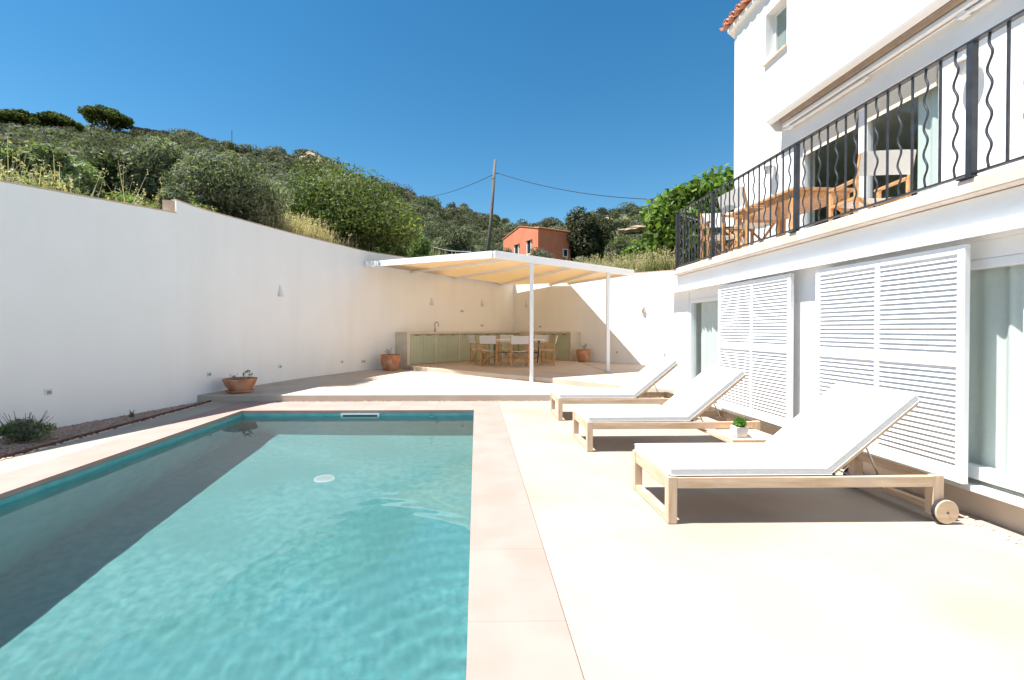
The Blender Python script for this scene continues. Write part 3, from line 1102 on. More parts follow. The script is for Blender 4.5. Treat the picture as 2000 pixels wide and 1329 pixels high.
# roof edge in barrel tiles
b = MB()
b.add([(4.97, -5, 7.237), (4.97, 8.97, 7.237), (10.0, 12.74, 8.6), (10.0, -5, 8.6), (4.97, -5, 7.262), (4.97, 8.97, 7.262), (10.0, 12.74, 8.63), (10.0, -5, 8.63)],
      [(3, 2, 1, 0), (4, 5, 6, 7), (0, 1, 5, 4), (1, 2, 6, 5), (2, 3, 7, 6), (3, 0, 4, 7)])
roof = obj('roof', b, M['rooftile'], house)
def barrel(r0, r1, L_, up):
    vs, fs = [], []
    n = 8
    for (x, r) in ((0, r0), (L_, r1)):
        for rr in (r, r - 0.014):
            for k in range(n + 1):
                t = math.pi * k / n
                vs.append((x, rr * math.cos(t), rr * math.sin(t) * (1 if up else -1)))
    m = n + 1
    for k in range(n):
        fs += [(k, k + 1, 2 * m + k + 1, 2 * m + k), (m + k, m + k + 1, 3 * m + k + 1, 3 * m + k), (k, k + 1, m + k + 1, m + k), (2 * m + k, 2 * m + k + 1, 3 * m + k + 1, 3 * m + k)]
    fs += [(0, m, 3 * m, 2 * m), (n, m + n, 3 * m + n, 2 * m + n)]
    return MB().add(vs, fs)
tu, td = None, None
roff = wloc(roof)
for row in range(2):
    for k in range(36):
        y = 8.93 - 0.2 * k
        for up in (True, False):
            xx = 4.895 + 0.38 * row + random.uniform(-0.008, 0.008) + (0 if up else -0.015)
            yy = y + (0.0 if up else 0.1) + random.uniform(-0.006, 0.006)
            zz = (7.285 if up else 7.335) + 0.105 * row + (0.022 if up else 0)
            loc = Vector((xx, yy, zz)) - roff
            rot = (random.uniform(-0.04, 0.04), R(-15), random.uniform(-0.03, 0.03))
            pr = tu if up else td
            if pr is None:
                pr = obj('roof_tile', barrel(0.088 if up else 0.085, 0.075 if up else 0.098, 0.44, up), M['rooftile'], None, smooth=True)
                pr.parent = roof
                pr.location = loc
                pr.rotation_euler = rot
                if up:
                    tu = pr
                else:
                    td = pr
            else:
                share('roof_tile', pr, roof, loc, rot)

# folded awning over the balcony doors
def extrude_y(prof, y0, y1):
    n = len(prof)
    vs = [(p[0], y0, p[1]) for p in prof] + [(p[0], y1, p[1]) for p in prof]
    fs = [tuple(range(n)), tuple(range(2 * n - 1, n - 1, -1))] + [(i, (i + 1) % n, n + (i + 1) % n, n + i) for i in range(n)]
    return MB().add(vs, fs)
AY0, AY1 = -2.0, 7.46
b = extrude_y([(5.048, 4.865), (4.785, 4.765), (4.775, 4.735), (4.785, 4.705), (4.845, 4.665), (4.855, 4.68), (4.80, 4.725), (4.80, 4.745), (5.02, 4.83), (5.02, 4.56), (5.048, 4.56)], AY0, AY1)
b.add([(5.019, AY1, 4.56), (4.93, AY1, 4.56), (4.80, AY1, 4.70), (4.80, AY1, 4.74), (5.019, AY1, 4.825), (5.019, AY1 - 0.02, 4.56), (4.93, AY1 - 0.02, 4.56), (4.80, AY1 - 0.02, 4.70), (4.80, AY1 - 0.02, 4.74), (5.019, AY1 - 0.02, 4.825)],
      [(0, 1, 2, 3, 4), (9, 8, 7, 6, 5)] + [(i, (i + 1) % 5, 5 + (i + 1) % 5, 5 + i) for i in range(5)])
aw = obj('awning', b, M['white_metal'], house)
b = MB()
b.tube([(4.91, AY0 + 0.1, 4.665), (4.91, AY1 - 0.2, 4.665)], 0.05, 14)
obj('fabric_roll', b, noise_mat('brown_awning_fabric', (0.30, 0.23, 0.17), (0.36, 0.28, 0.21), scale=10, rough=0.9), aw, smooth=True)
b = MB()
b.box(4.925, 4.985, AY0 + 0.1, AY1 - 0.18, 4.555, 4.612)
obj('front_bar', b, M['white_metal'], aw, bevel=0.01)
for (a, c) in ((5.75, 7.18), (3.2, 4.6)):
    b = MB()
    b.box(4.965, 5.0, a, c, 4.505, 4.535)
    b.box(5.003, 5.03, a + 0.08, c - 0.05, 4.51, 4.54)
    b.box(4.96, 5.035, c - 0.02, c + 0.06, 4.50, 4.554)
    obj('folding_arm', b, M['white_metal'], aw, bevel=0.004, seg=1)

# wall lanterns beside the balcony doors
def lantern(y, z, label):
    t = thing('wall_lantern', label, 'wall lamp', (XU, y, z), 0, 'lanterns on the balcony wall')
    b = MB()
    b.box(XU - 0.02, XU - 0.001, y - 0.035, y + 0.035, z - 0.08, z + 0.06)
    b.beam((XU - 0.02, y, z + 0.02), (XU - 0.11, y, z + 0.075), 0.014, 0.014)
    obj('bracket', b, M['plastic'], t)
    b = MB()
    b.lathe([(0.0, 0.10), (0.012, 0.10), (0.012, 0.085), (0.10, 0.03), (0.102, 0.022), (0.0, 0.028)], 16, (XU - 0.12, y, z))
    obj('shade', b, M['plastic'], t, smooth=False)
    b = MB()
    b.lathe([(0.0, 0.022), (0.045, 0.022), (0.035, -0.09), (0.0, -0.095)], 12, (XU - 0.12, y, z))
    obj('lamp_glass', b, M['grey_pot'], t, smooth=True)
lantern(7.62, 4.02, 'small white lantern on the balcony wall left of the doors, above the table')
lantern(4.55, 3.98, 'small white lantern on the pier between the two balcony doors')

# ------------------------------------------------------------------ wall sconces and sockets
def on_path(pts, px, py=None):
    pass
def sconce(p, n, label):
    ang = math.atan2(n[1], n[0])
    t = thing('wall_sconce', label, 'wall lamp', p, ang, 'cone sconces on the terrace walls')
    b = MB()
    b.lathe([(0.020, 0.14), (0.08, -0.11), (0.076, -0.11), (0.016, 0.136)], 18, (0, 0, 0), -math.pi / 2, math.pi / 2)
    b.lathe([(0.0, 0.14), (0.020, 0.14)], 18, (0, 0, 0), -math.pi / 2, math.pi / 2)
    o = obj('cone_shade', b, M['plastic'], None, smooth=True)
    o.parent = t
    b = MB()
    b.box(-0.004, 0.012, -0.03, 0.03, -0.05, 0.05)
    o = obj('mount', b, M['white_metal'], None)
    o.parent = t
def socket(p, n, label, w=0.08, double=False):
    ang = math.atan2(n[1], n[0])
    t = thing('wall_socket', label, 'socket', p, ang, 'socket boxes low on the terrace walls')
    b = MB()
    W_ = w * (1.9 if double else 1)
    b.box(-0.002, 0.022, -W_ / 2, W_ / 2, -w / 2, w / 2)
    o = obj('box', b, M['plastic'], None, bevel=0.006)
    o.parent = t
    for k in ((-1, 1) if double else (0,)):
        b = MB()
        yc = k * w * 0.45
        b.box(0.0221, 0.027, yc - 0.024, yc + 0.024, -0.026, 0.016)
        b.box(0.0271, 0.031, yc - 0.012, yc + 0.012, -0.016, -0.002)
        o = obj('flap', b, M['grey_plastic'], None)
        o.parent = t
_wp = smooth_path(WALL2[0:7], 4) + [WALL2[7]]
PATH = [WALL[0], WALL[1]] + _wp + BACK[1:]
def wall_at(px):
    """where the sight line through a picture column first meets the terrace walls: point and inward normal"""
    a = math.atan((px - 944) / 889) + R(0.902)
    dx_, dy_ = math.sin(a), math.cos(a)
    for p, q in zip(PATH, PATH[1:]):
        ex, ey = q[0] - p[0], q[1] - p[1]
        den = dx_ * ey - dy_ * ex
        if abs(den) < 1e-9:
            continue
        t = (p[0] * ey - p[1] * ex) / den
        s = (p[0] * dy_ - p[1] * dx_) / den
        if t > 0 and 0 <= s <= 1:
            l = math.hypot(ex, ey)
            return Vector((dx_ * t, dy_ * t, 0)), (ey / l, -ex / l), t * math.cos(a - R(0.902))
def wall_pt(px, py):
    p, n, zc = wall_at(px)
    p.z = 1.3 + (644.5 - py) / 889 * zc
    p.x += n[0] * 0.002
    p.y += n[1] * 0.002
    return p, n
for px, py, lab in ((547, 570, 'white cone sconce alone on the long left wall, left of the pergola'), (843, 590, 'white cone sconce above the tap of the outdoor kitchen'),
                    (941, 592, 'white cone sconce over the middle of the counter left of the wall corner'), (1028, 594, 'white cone sconce right of the wall corner behind the front pergola post'), (1258, 603, 'sunlit white cone sconce on the back wall right of the pergola')):
    sconce(*wall_pt(px, py), lab)
for px, py, lab, dbl in ((92, 766, 'white socket box low on the wall above the grey shrub', False), (407, 731, 'white socket box just left of the terracotta bowl', False), (546, 716, 'white socket box low on the wall right of the terracotta bowl', False),
                         (667, 707, 'white socket box left of the double socket by the round pot', False), (709, 706, 'double socket box on the wall just left of the round terracotta pot', True), (902, 608, 'double socket high above the kitchen counter', True),
                         (941, 636, 'double socket just above the counter left of the wall corner', True), (1056, 638, 'double socket just above the counter right of the wall corner', True), (1206, 688, 'socket box low on the back wall right of the rear pergola post', False),
                         (1299, 692, 'socket box low on the back wall beside the house corner', False)):
    socket(*wall_pt(px, py), lab, double=dbl)

# ------------------------------------------------------------------ pergola
pg = thing('pergola', 'white steel pergola roofed with straw matting over the dining table', 'pergola', (1.255, 10.306, 0.12))
def roof_z(x, y):
    return 2.84 - 0.0483 * (x - 0.386) + 0.0249 * (y - 9.807)
K, EN = Vector((0.386, 9.807, 0)), Vector((4.147, 11.963, 0))
WEND = Vector((-3.20, 13.22, 0))
def P3(p, dz=0.0):
    return Vector((p[0], p[1], roof_z(p[0], p[1]) + dz))
def pbeam(name, p, q, w, h, dz, mat=None):
    b = MB()
    b.beam(P3(p, dz), P3(q, dz), w, h)
    return obj(name, b, mat or M['white_metal'], pg, bevel=0.004, seg=1)
pbeam('front_beam', K, EN, 0.07, 0.155, 0.083)
pbeam('side_beam', K + Vector((-0.03, 0.03, 0)), WEND, 0.07, 0.155, 0.081)
RE = Vector((3.25, 16.08, 0))
pbeam('side_beam', EN + Vector((-0.02, 0.05, 0)), RE, 0.06, 0.09, 0.075)
raf = [((0.86, 10.08), (-2.06, 14.58)), ((1.62, 10.51), (-0.76, 15.96)), ((2.43, 10.97), (0.90, 17.74)), ((3.21, 11.42), (2.72, 16.80))]
for a, c in raf:
    pbeam('rafter', Vector((*a, 0)) + (Vector((*c, 0)) - Vector((*a, 0))) * 0.01, c, 0.085, 0.07, 0.055)
# straw mats lie on the rafters, one to each bay
edges = [((0.386, 9.807), (-3.16, 13.30))] + raf + [((4.147, 11.963), (3.25, 16.08))]
for i in range(len(edges) - 1):
    (a0, a1), (b0, b1) = edges[i], edges[i + 1]
    mb = MB()
    quad = [Vector((*a0, 0)), Vector((*b0, 0)), Vector((*b1, 0)), Vector((*a1, 0))]
    if i == 2:
        quad = [Vector((*a0, 0)), Vector((*b0, 0)), Vector((*b1, 0)), Vector((*a1, 0))]
    if i == 3:
        quad = [Vector((*a0, 0)), Vector((*b0, 0)), Vector((*b1, 0)), Vector((1.48, 18.3, 0)), Vector((*a1, 0))]
    cen = sum(quad, Vector()) / len(quad)
    quad = [cen + (q - cen) * 0.992 for q in quad]
    mb.prism([(q.x, q.y) for q in quad], [roof_z(q.x, q.y) + 0.100 for q in quad], [roof_z(q.x, q.y) + 0.125 for q in quad])
    obj('straw_mat', mb, M['reed'], pg)
for (x, y, z0) in ((1.255, 10.306, 0.121), (3.342, 11.502, 0.241)):
    b = MB()
    b.box(x - 0.04, x + 0.04, y - 0.04, y + 0.04, z0, roof_z(x, y) + 0.004)
    o = obj('post', b, M['white_metal'], pg, bevel=0.005, seg=1)

# ------------------------------------------------------------------ outdoor kitchen
kit = thing('outdoor_kitchen', 'L shaped masonry kitchen counter with sage green doors along the terrace walls', 'kitchen counter', (-2.0, 13.8, 0.24))
A0 = Vector((-2.0, 13.80, 0))
dl = Vector((0.707, 0.707, 0))
IC = A0 + dl * 5.2
dr_ = Vector((0.6, -0.8, 0))
CR = IC + dr_ * 2.53
nl = Vector((-0.707, 0.707, 0))
nr = Vector((0.8, 0.6, 0))
def ptl(s, o=0.0):
    return A0 + dl * s + nl * o
def ptr(s, o=0.0):
    return IC + dr_ * s + nr * o
back_corner = CORNER
b = MB()
top = [ptl(-0.12, -0.03), ptl(5.2 - 0.01, -0.03), ptr(2.60, -0.03), ptr(2.60, 0.47), Vector((1.50, 18.40, 0)), ptl(-0.12, 0.60)]
b.prism([(p.x, p.y) for p in top], 1.17, 1.235)
obj('countertop', b, M['counter'], kit, bevel=0.006, seg=1)
b = MB()
q = [ptl(-0.12, -0.02), ptl(0.0, -0.02), ptl(0.0, 0.6), ptl(-0.12, 0.6)]
b.prism([(p.x, p.y) for p in q], 0.13, 1.1695)
obj('end_panel', b, M['counter'], kit)
b = MB()
q = [ptr(2.53, -0.02), ptr(2.60, -0.02), ptr(2.60, 0.46), ptr(2.53, 0.46)]
b.prism([(p.x, p.y) for p in q], 0.241, 1.1695)
obj('end_panel', b, M['counter'], kit)
b = MB()
q = [ptl(0.0, 0.05), ptl(5.15, 0.05), ptr(2.53, 0.05), ptr(2.53, 0.42), Vector((1.50, 18.30, 0)), ptl(0.0, 0.56)]
b.prism([(p.x, p.y) for p in q], 0.241, 1.1690)
obj('carcass', b, M['counter'], kit)
dv = [0.0, 1.0, 2.02, 3.12, 4.2, 5.16]
dvr = [0.05, 0.72, 1.50, 2.53]
def door_panel(f, s0, s1, handle=True):
    w = 0.028
    m_ = (s0 + s1) / 2
    for (a, c) in ((s0 + w, m_ - 0.003), (m_ + 0.003, s1 - w)):
        nb = 4
        b = MB()
        for k in range(nb):
            u0 = a + (c - a) * k / nb + 0.002
            u1 = a + (c - a) * (k + 1) / nb - 0.002
            q = [f(u0, 0.0), f(u1, 0.0), f(u1, 0.03), f(u0, 0.03)]
            b.prism([(p.x, p.y) for p in q], 0.252, 1.135)
        q = [f(a, 0.006), f(c, 0.006), f(c, 0.035), f(a, 0.035)]
        b.prism([(p.x, p.y) for p in q], 0.2525, 1.1345)
        dd = obj('cabinet_door', b, M['sage'], kit)
        h = MB()
        q = [f((a + c) / 2 - 0.08, -0.012), f((a + c) / 2 + 0.08, -0.012), f((a + c) / 2 + 0.08, 0.004), f((a + c) / 2 - 0.08, 0.004)]
        h.prism([(p.x, p.y) for p in q], 1.122, 1.142)
        obj('handle', h, M['dark_metal'], dd)
def divider(f, s):
    b = MB()
    q = [f(s - 0.025, -0.012), f(s + 0.025, -0.012), f(s + 0.025, 0.049), f(s - 0.025, 0.049)]
    b.prism([(p.x, p.y) for p in q], 0.241, 1.1685)
    obj('divider', b, M['counter'], kit)
for s0, s1 in zip(dv, dv[1:]):
    door_panel(ptl, s0, s1)
for s0, s1 in zip(dvr, dvr[1:]):
    door_panel(ptr, s0, s1)
for s in dv[1:5]:
    divider(ptl, s)
for s in dvr[1:3]:
    divider(ptr, s)
fp = ptl(1.25, 0.33)
b = MB()
arc = [(0, 1.236), (0, 1.47)] + [(0.085 - 0.085 * math.cos(t), 1.47 + 0.085 * math.sin(t)) for t in [math.pi * k / 10 for k in range(1, 11)]] + [(0.17, 1.40)]
b.tube([(fp.x + 0.9 * a * 0.8, fp.y - 0.6 * a * 0.8, z) for a, z in arc], 0.015, 10)
b.tube([(fp.x, fp.y, 1.236), (fp.x, fp.y, 1.30)], 0.028, 12)
b.tube([(fp.x, fp.y, 1.30), (fp.x + 0.07, fp.y - 0.02, 1.33)], 0.008, 8)
tp = obj('kitchen_tap', b, M['steel'], org=(fp.x, fp.y, 1.235), smooth=True)
tag(tp, 'curved steel tap standing on the left end of the kitchen counter', 'tap')

# ------------------------------------------------------------------ director chairs and dining table
def make_chair(label, group, wood):
    t = thing('director_chair', label, 'chair', (0, 0, 0), 0, group)
    W = 0.25
    for sx in (-1, 1):
        b = MB()
        b.box(sx * W - 0.017, sx * W + 0.017, -0.235, -0.201, 0.0, 0.60)
        b.beam((sx * W, -0.218, 0.60), (sx * W, -0.285, 0.88), 0.034, 0.026, up=(1, 0, 0))
        obj('rear_post', b, wood, t, bevel=0.003, seg=1)
        b = MB()
        b.box(sx * W - 0.017, sx * W + 0.017, 0.186, 0.220, 0.0, 0.615)
        obj('front_leg', b, wood, t, bevel=0.003, seg=1)
        b = MB()
        b.box(sx * W - 0.026, sx * W + 0.026, -0.20, 0.25, 0.616, 0.640)
        obj('armrest', b, wood, t, bevel=0.005, seg=1)
        b = MB()
        b.box(sx * W - 0.012, sx * W + 0.012, -0.2005, 0.1855, 0.055, 0.085)
        obj('side_stretcher', b, wood, t)
        b = MB()
        b.box(sx * W - 0.016, sx * W + 0.016, -0.2005, 0.1855, 0.425, 0.455)
        obj('side_rail', b, wood, t)
    for y in (-0.19, 0.165):
        for s in (-1, 1):
            b = MB()
            yy = y + s * 0.011
            b.beam((-s * 0.225, yy, 0.075), (s * 0.225, yy, 0.435), 0.018, 0.03, up=(0, 1, 0))
            obj('cross_leg', b, wood, t)
    vs, fs = [], []
    n = 8
    for k in range(n + 1):
        u = k / n
        x = -W + 2 * W * u
        z = 0.462 - 0.035 * math.sin(math.pi * u)
        vs += [(x, -0.19, z), (x, 0.20, z), (x, -0.19, z - 0.006), (x, 0.20, z - 0.006)]
    for k in range(n):
        i, j = 4 * k, 4 * k + 4
        fs += [(i, j, j + 1, i + 1), (i + 2, i + 3, j + 3, j + 2), (i, i + 2, j + 2, j), (i + 1, j + 1, j + 3, i + 3)]
    fs += [(0, 1, 3, 2), (4 * n, 4 * n + 2, 4 * n + 3, 4 * n + 1)]
    obj('canvas_seat', MB().add(vs, fs), M['canvas'], t, smooth=False)
    vs, fs = [], []
    for k in range(n + 1):
        u = k / n
        x = -W - 0.005 + (2 * W + 0.01) * u
        dy_ = -0.02 * math.sin(math.pi * u)
        for (z, yb) in ((0.65, -0.232), (0.885, -0.288)):
            vs += [(x, yb + dy_ - 0.018, z), (x, yb + dy_ - 0.012, z)]
    for k in range(n):
        i, j = 4 * k, 4 * k + 4
        fs += [(i, j, j + 2, i + 2), (i + 1, i + 3, j + 3, j + 1), (i, i + 1, j + 1, j), (i + 2, j + 2, j + 3, i + 3)]
    fs += [(0, 2, 3, 1), (4 * n, 4 * n + 1, 4 * n + 3, 4 * n + 2)]
    obj('canvas_back', MB().add(vs, fs), M['canvas'], t)
    return t
c0 = make_chair('white canvas director chair at the near left of the dining table, seen from behind', 'director chairs round the terrace table', M['oak'])
c0.location = (0.44, 13.52, 0.24)
c0.rotation_euler = (0, 0, R(-22))
dup(c0, (1.22, 13.12, 0.24), R(4), 'director chair with its back to the pool, half hidden by the front pergola post')
dup(c0, (2.12, 13.62, 0.24), R(80), 'white canvas director chair side on at the right end of the dining table')
dup(c0, (0.12, 14.15, 0.24), R(-68), 'white canvas director chair at the far left end of the dining table')
dup(c0, (1.0, 15.1, 0.24), R(172), 'white canvas director chair behind the table left of the front pergola post')
dup(c0, (2.05, 14.65, 0.24), R(160), 'white canvas director chair behind the table facing the pool, right of the post')
tb = thing('dining_table', 'pale rectangular dining table with dark folding legs under the pergola', 'table', (1.25, 14.05, 0.24), R(-4))
def child(name, mb, mat, par, bevel=0.0, seg=1, smooth=False):
    o = obj(name, mb, mat, None, bevel=bevel, seg=seg, smooth=smooth)
    o.parent = par
    return o
b = MB()
b.box(-0.86, 0.86, -0.43, 0.43, 0.735, 0.765)
child('tabletop', b, M['plastic'], tb, 0.006)
for x in (-0.68, 0.68):
    for s in (-1, 1):
        b = MB()
        b.beam((x + s * 0.012, -s * 0.36, 0.02), (x + s * 0.012, s * 0.36, 0.70), 0.03, 0.03)
        child('leg', b, M['dark_metal'], tb)
    b = MB()
    b.box(x - 0.03, x + 0.03, -0.40, 0.40, 0.70, 0.734)
    child('top_rail', b, M['dark_metal'], tb)
b = MB()
b.box(-0.665, 0.665, -0.015, 0.015, 0.345, 0.375)
child('stretcher', b, M['dark_metal'], tb)

# balcony set
bt = thing('balcony_table', 'teak table on the balcony behind the iron railing', 'table', (4.12, 5.98, 2.262), R(3))
b = MB()
for k in range(8):
    b.box(-0.40 + 0.1 * k + 0.002, -0.40 + 0.1 * (k + 1) - 0.002, -0.62, 0.62, 0.70, 0.73)
b.box(-0.36, 0.36, -0.56, 0.56, 0.62, 0.699)
child('tabletop', b, M['oak'], bt, 0.002)
for sx in (-1, 1):
    for sy in (-1, 1):
        b = MB()
        b.box(sx * 0.33 - 0.035, sx * 0.33 + 0.035, sy * 0.53 - 0.035, sy * 0.53 + 0.035, 0, 0.6195)
        child('leg', b, M['oak'], bt, 0.003)
bal = 'director chairs on the balcony'
for loc, rz, lab in (((4.30, 4.95, 2.262), R(-8), 'canvas backed director chair at the near end of the balcony table'),
                     ((3.74, 6.85, 2.262), R(165), 'director chair at the far end of the balcony table close to the railing'),
                     ((3.70, 6.1, 2.262), R(-86), 'director chair between the railing and the long side of the balcony table'),
                     ):
    c = dup(c0, loc, rz, lab)
    c['group'] = bal

# ------------------------------------------------------------------ sun loungers
def rbox(x0, x1, y0, y1, z0, z1, crown=0.012):
    """cushion block with a slightly domed top"""
    nx, ny = 14, 8
    vs, fs = [], []
    for lay in (0, 1):
        for i in range(nx + 1):
            for j in range(ny + 1):
                u, v = i / nx, j / ny
                dome = (1 - (2 * u - 1) ** 4) * (1 - (2 * v - 1) ** 4)
                x = x0 + (x1 - x0) * u
                y = y0 + (y1 - y0) * v
                z = (z1 + crown * dome + 0.0025 * math.sin(9 * x + 5 * y) * dome) if lay else z0
                vs.append((x, y, z))
    m = (nx + 1) * (ny + 1)
    for i in range(nx):
        for j in range(ny):
            a, b_, c, d_ = i * (ny + 1) + j, (i + 1) * (ny + 1) + j, (i + 1) * (ny + 1) + j + 1, i * (ny + 1) + j + 1
            fs += [(m + a, m + b_, m + c, m + d_), (d_, c, b_, a)]
    for i in range(nx):
        a, b_ = i * (ny + 1), (i + 1) * (ny + 1)
        fs.append((a, b_, m + b_, m + a))
        fs.append((b_ + ny, a + ny, m + a + ny, m + b_ + ny))
    for j in range(ny):
        fs.append((j + 1, j, m + j, m + j + 1))
        o_ = nx * (ny + 1)
        fs.append((o_ + j, o_ + j + 1, m + o_ + j + 1, m + o_ + j))
    return MB().add(vs, fs)

LW = 0.35
PIV = Vector((1.12, 0, 0.305))
ANG = R(39.5)
def make_lounger(label):
    t = thing('sun_lounger', label, 'sun lounger', (0, 0, 0), 0, 'wooden sun loungers on the pool deck')
    for s in (-1, 1):
        y0, y1 = (s * LW - 0.06, s * LW) if s > 0 else (s * LW, s * LW + 0.06)
        b = MB()
        b.box(0.0, 0.062, y0, y1, 0.0, 0.315)
        obj('front_leg', b, M['wood_z'], t, bevel=0.004, seg=2)
        b = MB()
        b.box(1.80, 1.875, y0, y1, 0.045, 0.316)
        obj('rear_leg', b, M['wood_z'], t, bevel=0.004, seg=2)
        b = MB()
        b.box(0.0621, 1.7995, s * LW - (0.036 if s > 0 else -0.0), s * LW + (0.036 if s < 0 else 0.0) - 0.0, 0.238, 0.312)
        obj('side_rail', b, M['wood_x'], t, bevel=0.004, seg=2)
        # wheel on the outside of the rear leg
        wy = s * (LW + 0.022)
        w = MB()
        pts = [Vector((1.86, wy - 0.017, 0.0825)), Vector((1.86, wy + 0.017, 0.0825))]
        w.tube(pts, 0.0795, 32)
        wh = obj('wheel', w, M['wood_x'], t, bevel=0.003, seg=1)
        w = MB()
        w.lathe([(0.078, -0.0155), (0.0822, -0.0155), (0.0822, 0.008), (0.078, 0.008)], 32)
        w.xform(Matrix.Translation((1.86, wy, 0.0825)) @ Matrix.Rotation(-s * math.pi / 2, 4, 'X'))
        obj('tyre', w, M['rubber'], wh)
        w = MB()
        w.tube([(1.86, wy - 0.0175 * 1.15, 0.08), (1.86, wy + 0.0175 * 1.15, 0.08)], 0.008, 10)
        obj('axle_pin', w, M['dark_metal'], wh)
    yi = LW - 0.0605
    b = MB()
    b.box(0.006, 0.052, -yi, yi, 0.225, 0.313)
    obj('front_rail', b, M['wood_y'], t, bevel=0.004, seg=2)
    b = MB()
    b.box(0.004, 0.056, -yi, yi, 0.0, 0.045)
    obj('foot_rail', b, M['wood_y'], t, bevel=0.004, seg=2)
    b = MB()
    b.box(1.815, 1.862, -yi, yi, 0.245, 0.314)
    obj('rear_rail', b, M['wood_y'], t, bevel=0.004, seg=2)
    b = MB()
    b.box(1.835, 1.885, -yi, yi, 0.058, 0.102)
    obj('axle_bar', b, M['wood_y'], t, bevel=0.004, seg=2)
    ys_ = LW - 0.0365
    for k in range(9):
        b = MB()
        x = 0.085 + k * 0.115
        b.box(x, x + 0.085, -ys_, ys_, 0.283, 0.302)
        obj('seat_slat', b, M['wood_y'], t, bevel=0.002, seg=1)
    rot = Matrix.Translation(PIV) @ Matrix.Rotation(-ANG, 4, 'Y')
    for s in (-1, 1):
        b = MB()
        y0, y1 = (LW - 0.085, LW - 0.045) if s > 0 else (-LW + 0.045, -LW + 0.085)
        b.box(0.0, 0.79, y0, y1, -0.022, 0.018)
        b.xform(rot)
        obj('back_rail', b, M['wood_x'], t, bevel=0.004, seg=2)
    for k in range(7):
        b = MB()
        x = 0.02 + k * 0.112
        b.box(x, x + 0.085, -LW + 0.0855, LW - 0.0855, -0.004, 0.017)
        b.xform(rot)
        obj('back_slat', b, M['wood_y'], t, bevel=0.002, seg=1)
    b = MB()
    q = rot @ Vector((0.36, 0, -0.02))
    for s in (-1, 1):
        b.tube([(q.x, s * (LW - 0.10), q.z), (q.x + 0.14, s * (LW - 0.10), 0.20)], 0.006, 6)
    b.tube([(q.x + 0.14, -LW + 0.10, 0.20), (q.x + 0.14, LW - 0.10, 0.20)], 0.006, 6)
    obj('support_strut', b, M['steel'], t)
    b = MB()
    b.box(1.10, 1.16, -ys_, -ys_ + 0.03, 0.292, 0.322)
    b.box(1.10, 1.16, ys_ - 0.03, ys_, 0.292, 0.322)
    obj('hinge', b, M['dark_metal'], t)
    c = rbox(0.012, 1.125, -LW + 0.012, LW - 0.012, 0.317, 0.372)
    cs = obj('seat_cushion', c, M['cushion'], t, bevel=0.014, seg=3, smooth=True)
    b = MB()
    p = 0.3635
    for zz in (0.323, 0.366):
        b.tube([(0.02, -LW + 0.0105, zz), (1.118, -LW + 0.0105, zz)], 0.0028, 5)
        b.tube([(0.0105, -LW + 0.02, zz), (0.0105, LW - 0.02, zz)], 0.0028, 5)
    obj('piping', b, M['piping'], cs)
    c = rbox(0.0, 0.80, -LW + 0.012, LW - 0.012, 0.020, 0.076)
    c.xform(rot)
    cb = obj('back_cushion', c, M['cushion'], t, bevel=0.014, seg=3, smooth=True)
    b = MB()
    for zz in (0.026, 0.070):
        b.tube([(0.01, -LW + 0.0105, zz), (0.79, -LW + 0.0105, zz)], 0.0028, 5)
    b.xform(rot)
    obj('piping', b, M['piping'], cb)
    return t
l1 = make_lounger('wooden sun lounger with white cushions nearest the camera')
l2 = dup(l1, (1.178, 5.165, 0), R(0.6), 'middle wooden sun lounger with a small pull-out tray at its side')
l3 = dup(l1, (1.178, 6.835, 0), R(-0.4), 'wooden sun lounger with white cushions farthest from the camera, next to the step')
l1.location = (1.284, 3.362, 0)
# tray pulled out from under the middle lounger
b = MB()
for k in range(5):
    b.box(1.30 + 0.104 * k + 0.002, 1.30 + 0.104 * (k + 1) - 0.002, -0.80, -LW - 0.004, 0.216, 0.232)
for x in (1.285, 1.805):
    b.box(x, x + 0.03, -0.82, 0.0, 0.19, 0.2155)
b.box(1.29, 1.83, -0.835, -0.805, 0.19, 0.236)
tr = obj('side_tray', b, M['wood_y'], None, bevel=0.002, seg=1)
tr.parent = l2
b = MB()
for (x, y) in ((1.31, -0.80), (1.81, -0.80)):
    b.box(x - 0.02, x + 0.02, y, y + 0.035, 0.0, 0.19)
o = obj('tray_leg', b, M['wood_z'], None)
o.parent = l2

# ------------------------------------------------------------------ foliage helpers
def quads(cent, nrm, ln, wd, jitter=0.5, r=rng):
    """leaf-sized quads round the given centres"""
    n = len(cent)
    nn = nrm + r.normal(0, jitter, (n, 3))
    nn /= np.linalg.norm(nn, axis=1, keepdims=True) + 1e-9
    t = r.normal(0, 1, (n, 3))
    t -= nn * (t * nn).sum(1, keepdims=True)
    t /= np.linalg.norm(t, axis=1, keepdims=True) + 1e-9
    s = np.cross(nn, t)
    l = (ln * r.uniform(0.6, 1.3, n))[:, None]
    w = (wd * r.uniform(0.6, 1.3, n))[:, None]
    V = np.stack([cent - t * l, cent + s * w, cent + t * l, cent - s * w], 1).reshape(-1, 3)
    F = np.arange(4 * n).reshape(n, 4)
    return V, F

